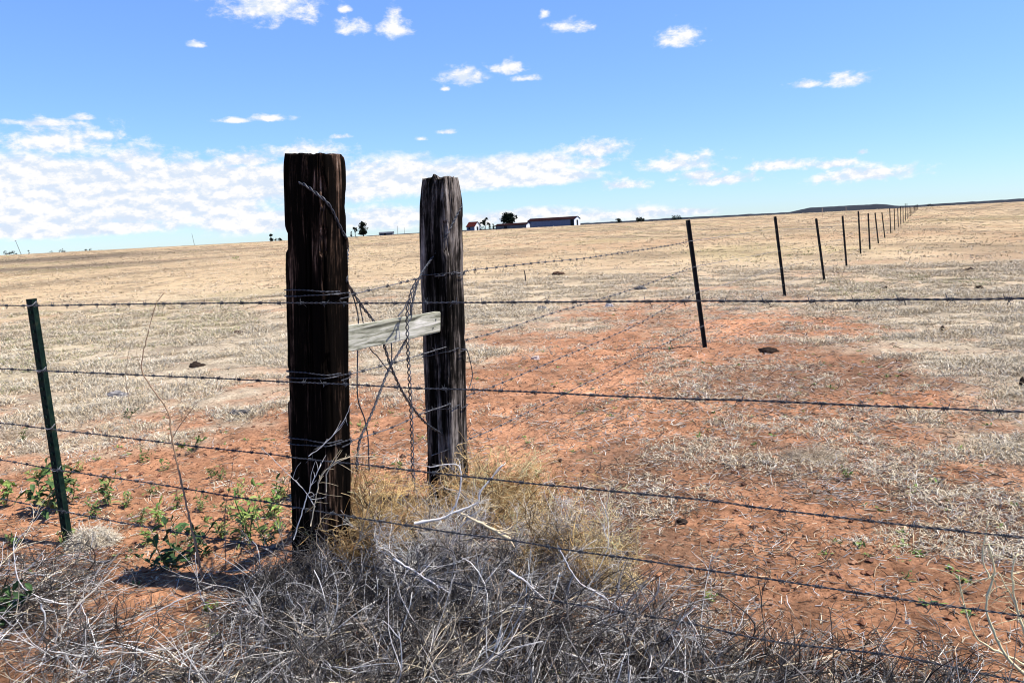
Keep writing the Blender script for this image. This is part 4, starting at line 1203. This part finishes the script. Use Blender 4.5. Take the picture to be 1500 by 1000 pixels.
def poly_obj(name, faces, mat, root, thick=None):
    bm = bmesh.new()
    for f in faces: bm.faces.new([bm.verts.new(p) for p in f])
    if thick:
        bmesh.ops.remove_doubles(bm, verts=bm.verts[:], dist=.001)
        bmesh.ops.solidify(bm, geom=bm.faces[:], thickness=thick)
    bmesh.ops.recalc_face_normals(bm, faces=bm.faces[:])
    me = bpy.data.meshes.new(name); bm.to_mesh(me); bm.free(); me.materials.append(MAT[mat])
    o = bpy.data.objects.new(name, me); COL.objects.link(o); o.parent = root; return o
def boxf(x0, x1, y0, y1, z0, z1):
    p = [(x0, y0, z0), (x1, y0, z0), (x1, y1, z0), (x0, y1, z0), (x0, y0, z1), (x1, y0, z1), (x1, y1, z1), (x0, y1, z1)]
    return [[p[i] for i in f] for f in ((0, 1, 5, 4), (1, 2, 6, 5), (2, 3, 7, 6), (3, 0, 4, 7), (4, 5, 6, 7), (3, 2, 1, 0))]
def gable_building(name, px, L, Wd, eave, ridge, yaw, wall, gab, roof, label, cat, doors=(), sink=.5, D=FD):
    root = empty(name, far_ground(px, D)); root.rotation_euler.z = yaw; tag(root, label, cat, 'farm buildings on the skyline')
    a, b = L / 2, Wd / 2
    poly_obj('wall', [[(-a, -b, -sink), (a, -b, -sink), (a, -b, eave), (-a, -b, eave)], [(-a, b, -sink), (a, b, -sink), (a, b, eave), (-a, b, eave)]], wall, root)
    for s in (-1, 1):
        poly_obj('gable', [[(s * a, -b, -sink), (s * a, b, -sink), (s * a, b, eave), (s * a, 0, ridge), (s * a, -b, eave)]], gab, root)
    e = .35; dz = (ridge - eave) / b * e
    poly_obj('roof', [[(-a - e, -b - e, eave - dz + .05), (a + e, -b - e, eave - dz + .05), (a + e, 0, ridge + .05), (-a - e, 0, ridge + .05)],
                      [(-a - e, b + e, eave - dz + .05), (a + e, b + e, eave - dz + .05), (a + e, 0, ridge + .05), (-a - e, 0, ridge + .05)]], roof, root, .14)
    for nm, f, m in doors: poly_obj(nm, boxf(*f), m, root)
    return root
gable_building('metal_barn', 812, 27.5, 11.5, 3.55, 5.0, math.radians(-22), 'shade_wall', 'gable', 'red_roof', 'long pale metal barn with dark red roof and white gable, rightmost farm building', 'barn',
               [('door', (13.72, 13.9, -1.4, 1.4, -.3, 3.0), 'dark_open'), ('side_panel', (11.6, 13.4, -5.85, -5.72, -.3, 3.3), 'dark_open'), ('side_panel', (-13.6, -12.4, -5.85, -5.72, -.3, 3.0), 'dark_open')])  # side panels are dark upright boxes near both ends of the long wall
gable_building('low_shed', 752, 18.5, 7, 2.0, 3.0, math.radians(-22), 'grey_wall', 'gable', 'red_roof', 'low long shed with dark red roof and small white gable, below the big tree', 'shed',
               [('door', (-4, -2.2, -3.62, -3.5, -.3, 1.7), 'dark_open')])
gable_building('farmhouse', 694, 5.6, 5.6, 2.5, 4.9, math.radians(-35), 'shade_wall', 'gable', 'red_roof2', 'small white farmhouse with steep red roof, leftmost farm building', 'house',
               [('window', (-1.4, -.2, -2.92, -2.8, .8, 1.9), 'dark_open'), ('door', (2.8, 2.92, -.8, .6, 0, 2.1), 'dark_open')])
gable_building('far_shed', 566, 7.4, 4, 1.3, 1.9, math.radians(-5), 'grey_wall', 'grey_wall', 'grey_wall', 'low dark shed on the skyline between the two timber posts', 'shed', [('door', (-1, .3, -2.1, -2, 0, 1.1), 'dark_open')])

MAT['far_leaf'] = attr_mat('dark_foliage', .8, .1)
def far_tree(px, wpx, hpx, label, cat='tree', trunk=.25, blobs=12, nleaf=900, shape='round', D=FD, name='tree', dens=1.0, group='trees on the skyline', sink=0):
    mpp = D / F
    b = far_ground(px, D) - np.array([0, 0, sink]); w = wpx * mpp / 2; h = hpx * mpp
    root = empty(name, b); tag(root, label, cat, group)
    ac = Acc()
    tr = [np.stack([b - [0, 0, .3], b + [w * .03, 0, h * .4], b + [-w * .03, 0, h * .8]])]
    ac.tubes(np.array(tr), np.array([[h * .035, h * .028, h * .01]]), [(.035, .028, .022)], 6)
    C = []
    for i in range(blobs):
        if shape == 'round':
            a = rng.random() * 2 * PI; rr = w * .72 * math.sqrt(rng.random()); zz = h * rng.uniform(trunk + .16, .86) 
            k = 1 - .55 * max(0, (zz / h - .6) / .4)
            C.append((rr * k * math.cos(a), rr * k * math.sin(a), zz, rng.uniform(.26, .42) * w))
        elif shape == 'column':
            zz = h * rng.uniform(.12, .92); k = w * (1 - .55 * abs(zz / h - .45) / .5)
            C.append((rng.normal(0, .3 * k), rng.normal(0, .3 * k), zz, rng.uniform(.5, .7) * k))
        elif shape == 'sparse':
            a = rng.random() * 2 * PI; zz = h * rng.uniform(.45, .95); rr = w * rng.uniform(.2, .9)
            C.append((rr * math.cos(a), rr * math.sin(a), zz, rng.uniform(.16, .3) * w))
            ac.tubes(np.array([[b + [0, 0, h * .35], b + [rr * .6 * math.cos(a), rr * .6 * math.sin(a), zz * .85], b + [C[-1][0], C[-1][1], zz]]]), np.array([[h * .02, h * .012, h * .006]]), [(.035, .028, .022)], 4)
        else:  # dome: a low bush
            a = rng.random() * 2 * PI; rr = w * .75 * math.sqrt(rng.random()); zz = h * rng.uniform(.1, .8) * math.sqrt(max(.1, 1 - (rr / w) ** 2))
            C.append((rr * math.cos(a), rr * math.sin(a), zz, rng.uniform(.2, .34) * max(h, w * .6)))
    for c in C:
        if shape == 'round':
            ac.tubes(np.array([[b + [0, 0, h * .38], b + [c[0] * .5, c[1] * .5, (h * .38 + c[2]) / 2 + h * .05], b + [c[0], c[1], c[2]]]]), np.array([[h * .018, h * .012, h * .005]]), [(.035, .028, .022)], 4)
    ac.build('trunk', 'twig', b, root)
    C = np.array(C); n = int(nleaf * dens)
    I = rng.integers(0, len(C), n)
    v = rng.normal(0, 1, (n, 3)); v /= np.linalg.norm(v, axis=1, keepdims=True)
    p = C[I, :3] + v * C[I, 3:4] * rng.uniform(.3, 1.05, (n, 1)) ** .6 * np.array([1, 1, .8])
    p[:, 2] = np.maximum(p[:, 2], .05); p = p + b
    s = rng.uniform(.03, .06, n)[:, None, None] * max(h, w)
    tri = rng.normal(0, 1, (n, 3, 3)) * s
    ac = Acc(); ac.add((p[:, None] + tri).reshape(-1, 3), tris=np.arange(n * 3).reshape(-1, 3), col=np.repeat(rand_cols(n, [(.010, .015, .008), (.015, .022, .010), (.006, .010, .006)], .2), 3, axis=0))
    ac.build('crown', 'far_leaf', b, root, smooth=False)
far_tree(745, 28, 23, 'big dark round tree behind the low shed', blobs=26, nleaf=2200, D=FD + 12)
far_tree(711, 14, 18, 'sparse open-branched tree right of the red roofed farmhouse', blobs=9, nleaf=350, shape='sparse')
far_tree(718, 6, 8, 'small bushy tree just right of the sparse tree', shape='column', blobs=7, nleaf=320)
far_tree(723.5, 5, 9, 'slim bushy tree second right of the sparse tree', shape='column', blobs=7, nleaf=300)
far_tree(705, 11, 7, 'dark bush against the right side of the farmhouse', 'bush', shape='dome', blobs=9, nleaf=420, name='bush')
far_tree(532, 12, 22, 'dense dark upright tree, tallest one between the timber posts', shape='column', blobs=16, nleaf=1100)
far_tree(520, 8, 15, 'thin open tree left of the dense upright tree', shape='sparse', blobs=7, nleaf=260)
far_tree(514, 6, 8, 'small dark tree against the right edge of the thick post', shape='column', blobs=6, nleaf=260)
far_tree(396, 7, 14, 'narrow dark tree on the skyline left of the thick post', shape='column', blobs=7, nleaf=350)
far_tree(403, 22, 6, 'low dark bush around the narrow tree left of the thick post', 'bush', shape='dome', blobs=10, nleaf=450, name='bush')
far_tree(906, 13, 8, 'half-round bushy tree right of the metal barn, smaller of two', shape='dome', blobs=14, nleaf=900)
far_tree(937, 19, 8, 'wide half-round bushy tree right of the metal barn, larger of two', shape='dome', blobs=18, nleaf=1300)
far_tree(992, 17, 9, 'ragged spiky bush on the skyline left of the first receding post', 'bush', shape='dome', blobs=14, nleaf=900, name='bush')
far_tree(1361, 11, 5, 'dark bush at the far end of the receding fence', 'bush', shape='dome', blobs=7, nleaf=380, name='bush', D=420)
far_tree(10, 18, 8, 'dark bush at the left end of the skyline beside the pole', 'bush', shape='dome', blobs=9, nleaf=450, name='bush')
far_tree(38, 4, 6, 'tiny upright bush right of the leaning pole at far left', 'bush', shape='column', blobs=5, nleaf=150, name='bush')
far_tree(72, 6, 4, 'tiny low bush on the left skyline, left of the pointed one', 'bush', shape='dome', blobs=5, nleaf=160, name='bush')
far_tree(88, 10, 7, 'small pointed dark bush on the left skyline', 'bush', shape='dome', blobs=6, nleaf=260, name='bush')
far_tree(124, 15, 5, 'flat wide bush on the left skyline right of the pointed one', 'bush', shape='dome', blobs=7, nleaf=260, name='bush')

def pole(px, pt, pb, label, arm=True, D=FD, r=.11):
    b = far_ground((pb[0]), D); t = at_y(pt[0], pt[1], D); ac = Acc()
    root = empty('utility_pole', b); tag(root, label, 'pole', 'utility poles on the skyline')
    ac.tubes(np.array([b - [0, 0, .5], t])[None], np.array([[r * 1.2, r * .8]]), [(.05, .045, .04)], 6); ac.build('shaft', 'twig', b, root)
    if arm:
        ac = Acc(); c = t - np.array([0, 0, .5]); ac.tubes(np.array([c - [.7, 0, 0], c + [.7, 0, 0]])[None], np.full((1, 2), .07), [(.05, .045, .04)], 5); ac.build('crossarm', 'twig', b, root)
pole(0, (22.5, 352), (27, 375), 'leaning utility pole at the far left skyline', r=.14)
pole(0, (281, 342), (283, 361), 'single thin pole on the skyline midway left', r=.1, arm=False)
pole(0, (582, 331), (582.5, 344), 'thin pole behind the far shed, left of a pair', arm=False, r=.09)
pole(0, (592, 333), (592.5, 343), 'shorter thin pole right of the far shed, right of a pair', arm=False, r=.08)

# ------------------------------------------------------------------ light and sky
SUN_EL = math.radians(60)
sh = np.array([.975, -.22])
sh /= np.linalg.norm(sh)
sd = Vector((sh[0] * math.cos(SUN_EL), sh[1] * math.cos(SUN_EL), math.sin(SUN_EL)))
sl = bpy.data.lights.new('sun', 'SUN'); sl.energy = 5.0; sl.angle = math.radians(.5); sl.color = (1, .95, .88)
so = bpy.data.objects.new('sun', sl); COL.objects.link(so); so.location = (5, 0, 30)
so.rotation_euler = (-sd).to_track_quat('-Z', 'Y').to_euler()

wd = bpy.data.worlds.new('World'); SC.world = wd; wd.use_nodes = True
nt = wd.node_tree; nt.nodes.clear()
out = N(nt, 'ShaderNodeOutputWorld'); bg = N(nt, 'ShaderNodeBackground'); nt.links.new(bg.outputs[0], out.inputs[0])
STR = .12
bg.inputs['Strength'].default_value = STR
sky = N(nt, 'ShaderNodeTexSky'); sky.sky_type = 'NISHITA'; sky.sun_disc = False
sky.sun_elevation = SUN_EL; sky.sun_rotation = math.atan2(sh[0], sh[1]); sky.altitude = 1200; sky.air_density = 1.0; sky.dust_density = .2; sky.ozone_density = 1.0
tc = N(nt, 'ShaderNodeTexCoord'); sp = N(nt, 'ShaderNodeSeparateXYZ'); nt.links.new(tc.outputs['Generated'], sp.inputs[0])
def mth(op, a, b=None, c=None, clamp=False):
    n = N(nt, 'ShaderNodeMath', operation=op); n.use_clamp = clamp
    for i, v in enumerate((a, b, c)):
        if v is None: continue
        if isinstance(v, (int, float)): n.inputs[i].default_value = v
        else: nt.links.new(v, n.inputs[i])
    return n.outputs[0]
az = mth('ARCTAN2', sp.outputs['X'], sp.outputs['Y']); el = mth('ARCSINE', sp.outputs['Z'])
cb = N(nt, 'ShaderNodeCombineXYZ'); nt.links.new(az, cb.inputs[0]); nt.links.new(el, cb.inputs[1])
PV = cb.outputs[0]
# clear-air blue, paler towards the skyline, darkened overhead to cut shadow fill
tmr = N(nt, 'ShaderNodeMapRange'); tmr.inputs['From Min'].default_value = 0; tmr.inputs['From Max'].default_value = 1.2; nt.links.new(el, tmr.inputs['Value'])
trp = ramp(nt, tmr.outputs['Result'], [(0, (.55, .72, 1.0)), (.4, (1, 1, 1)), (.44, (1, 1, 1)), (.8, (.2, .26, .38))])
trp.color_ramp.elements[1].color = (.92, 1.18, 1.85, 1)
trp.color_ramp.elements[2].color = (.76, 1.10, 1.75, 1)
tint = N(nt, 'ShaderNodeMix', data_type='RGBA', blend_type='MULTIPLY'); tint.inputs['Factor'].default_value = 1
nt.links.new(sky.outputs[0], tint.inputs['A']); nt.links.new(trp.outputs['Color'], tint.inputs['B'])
# warp the cloud outlines a little
def azel(px, py):
    d = ray(px, py); return math.atan2(d[0], d[1]), math.asin(d[2])
SMALL = [(398, 4, 78, 26), (515, 40, 28, 10), (577, 42, 26, 15), (577, 28, 12, 17), (505, 12, 11, 6), (834, 38, 34, 9), (798, 22, 9, 5), (995, 54, 32, 14), (680, 112, 40, 13), (748, 99, 28, 10), (768, 114, 22, 5), (652, 129, 8, 4),
         (1242, 116, 30, 10), (1176, 124, 24, 5), (285, 65, 15, 4), (345, 176, 26, 4), (392, 173, 34, 5), (92, 206, 92, 20), (68, 180, 50, 5), (120, 172, 18, 4), (872, 217, 56, 13), (862, 239, 46, 9),
         (995, 238, 68, 13), (1062, 262, 52, 9), (1028, 256, 50, 8), (1145, 240, 50, 8), (1220, 240, 40, 7), (1265, 254, 78, 12), (500, 200, 15, 3.5), (617, 203, 10, 3.5), (655, 193, 16, 3.5), (1263, 222, 9, 4), (912, 270, 42, 8),
         (450, 221, 70, 12), (355, 233, 62, 13), (200, 230, 80, 12), (545, 240, 40, 9)]
BANK = [(60, 255, 190, 30), (250, 262, 200, 34), (150, 300, 260, 40), (420, 270, 170, 40), (650, 250, 190, 22), (760, 262, 120, 13), (600, 268, 190, 18), (430, 322, 130, 20), (560, 318, 70, 20), (760, 318, 130, 15), (890, 318, 110, 10), (80, 335, 170, 14), (1000, 312, 50, 7), (-150, 280, 200, 45)]
def field(lst, flat, up, hs=1.6):
    cur = None
    for cx, cy, hw, hh in lst:
        a, e = azel(cx, cy + hh * up); kw = hw / F * 1.08; kh = hh / F * hs
        n = N(nt, 'ShaderNodeVectorMath', operation='MULTIPLY_ADD'); nt.links.new(PV, n.inputs[0])
        n.inputs[1].default_value = (1 / kw, 1 / kh, 0); n.inputs[2].default_value = (-a / kw, -e / kh, 0)
        n2 = N(nt, 'ShaderNodeVectorMath', operation='MULTIPLY'); nt.links.new(n.outputs[0], n2.inputs[0]); n2.inputs[1].default_value = (-1, -flat, 0)
        n3 = N(nt, 'ShaderNodeVectorMath', operation='MAXIMUM'); nt.links.new(n.outputs[0], n3.inputs[0]); nt.links.new(n2.outputs[0], n3.inputs[1])
        l = N(nt, 'ShaderNodeVectorMath', operation='LENGTH'); nt.links.new(n3.outputs[0], l.inputs[0])
        cur = l.outputs['Value'] if cur is None else mth('MINIMUM', cur, l.outputs['Value'])
    return cur
fs = field(SMALL, 1.9, .3); fb_ = field(BANK, 1.3, .1, 1.0)
def skynoise(dx, dy, sx, sy, scale, detail, rough=.6):
    m = N(nt, 'ShaderNodeMapping'); m.inputs['Location'].default_value = (dx, dy, 0); m.inputs['Scale'].default_value = (sx, sy, 1)
    nt.links.new(PV, m.inputs['Vector'])
    return noise_node(nt, m.outputs['Vector'], scale, detail, rough, .15).outputs['Fac']
n1 = skynoise(0, 0, 1, 1.7, 48, 7, .62)
n1u = skynoise(.004, .012, 1, 1.7, 48, 5, .6)
nb = skynoise(3, 0, 1, 2.3, 10, 6, .54)
ds_ = mth('ADD', mth('SUBTRACT', 1.0, fs), mth('MULTIPLY', mth('SUBTRACT', n1, .52), 2.2))
db_ = mth('ADD', mth('MULTIPLY', mth('SUBTRACT', 1.12, fb_), 1.0), mth('ADD', mth('MULTIPLY', mth('SUBTRACT', nb, .5), 1.9), mth('MULTIPLY', mth('SUBTRACT', n1, .5), .9)))
def smooth(v, a, b):
    m = N(nt, 'ShaderNodeMapRange', interpolation_type='SMOOTHSTEP'); m.inputs['From Min'].default_value = a; m.inputs['From Max'].default_value = b
    nt.links.new(v, m.inputs['Value']); return m.outputs['Result']
ca = smooth(ds_, -.08, .8); cbk = smooth(db_, -.14, .55)
dens = mth('MAXIMUM', ca, cbk)
# keep clouds above the horizon only
dens = mth('MULTIPLY', dens, smooth(el, -.004, .012))
lit = smooth(mth('ADD', mth('SUBTRACT', n1, n1u), mth('MULTIPLY', mth('SUBTRACT', nb, .47), .55)), -.14, .17)
cc = N(nt, 'ShaderNodeMix', data_type='RGBA'); nt.links.new(lit, cc.inputs['Factor'])
K = 1 / STR / 1.366
cc.inputs['A'].default_value = (.72 * K, .82 * K, .97 * K, 1); cc.inputs['B'].default_value = (1.06 * K, 1.04 * K, 1.02 * K, 1)
fin = N(nt, 'ShaderNodeMix', data_type='RGBA'); nt.links.new(dens, fin.inputs['Factor'])
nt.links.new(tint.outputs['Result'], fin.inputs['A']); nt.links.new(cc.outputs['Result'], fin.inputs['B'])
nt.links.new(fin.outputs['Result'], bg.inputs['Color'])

SC.view_settings.view_transform = 'Standard'; SC.view_settings.look = 'None'; SC.view_settings.exposure = 0.45; SC.view_settings.gamma = 1
SC.cycles.filter_width = 1.05; SC.cycles.max_bounces = 3; SC.cycles.diffuse_bounces = 1; SC.cycles.glossy_bounces = 1; SC.cycles.transparent_max_bounces = 4
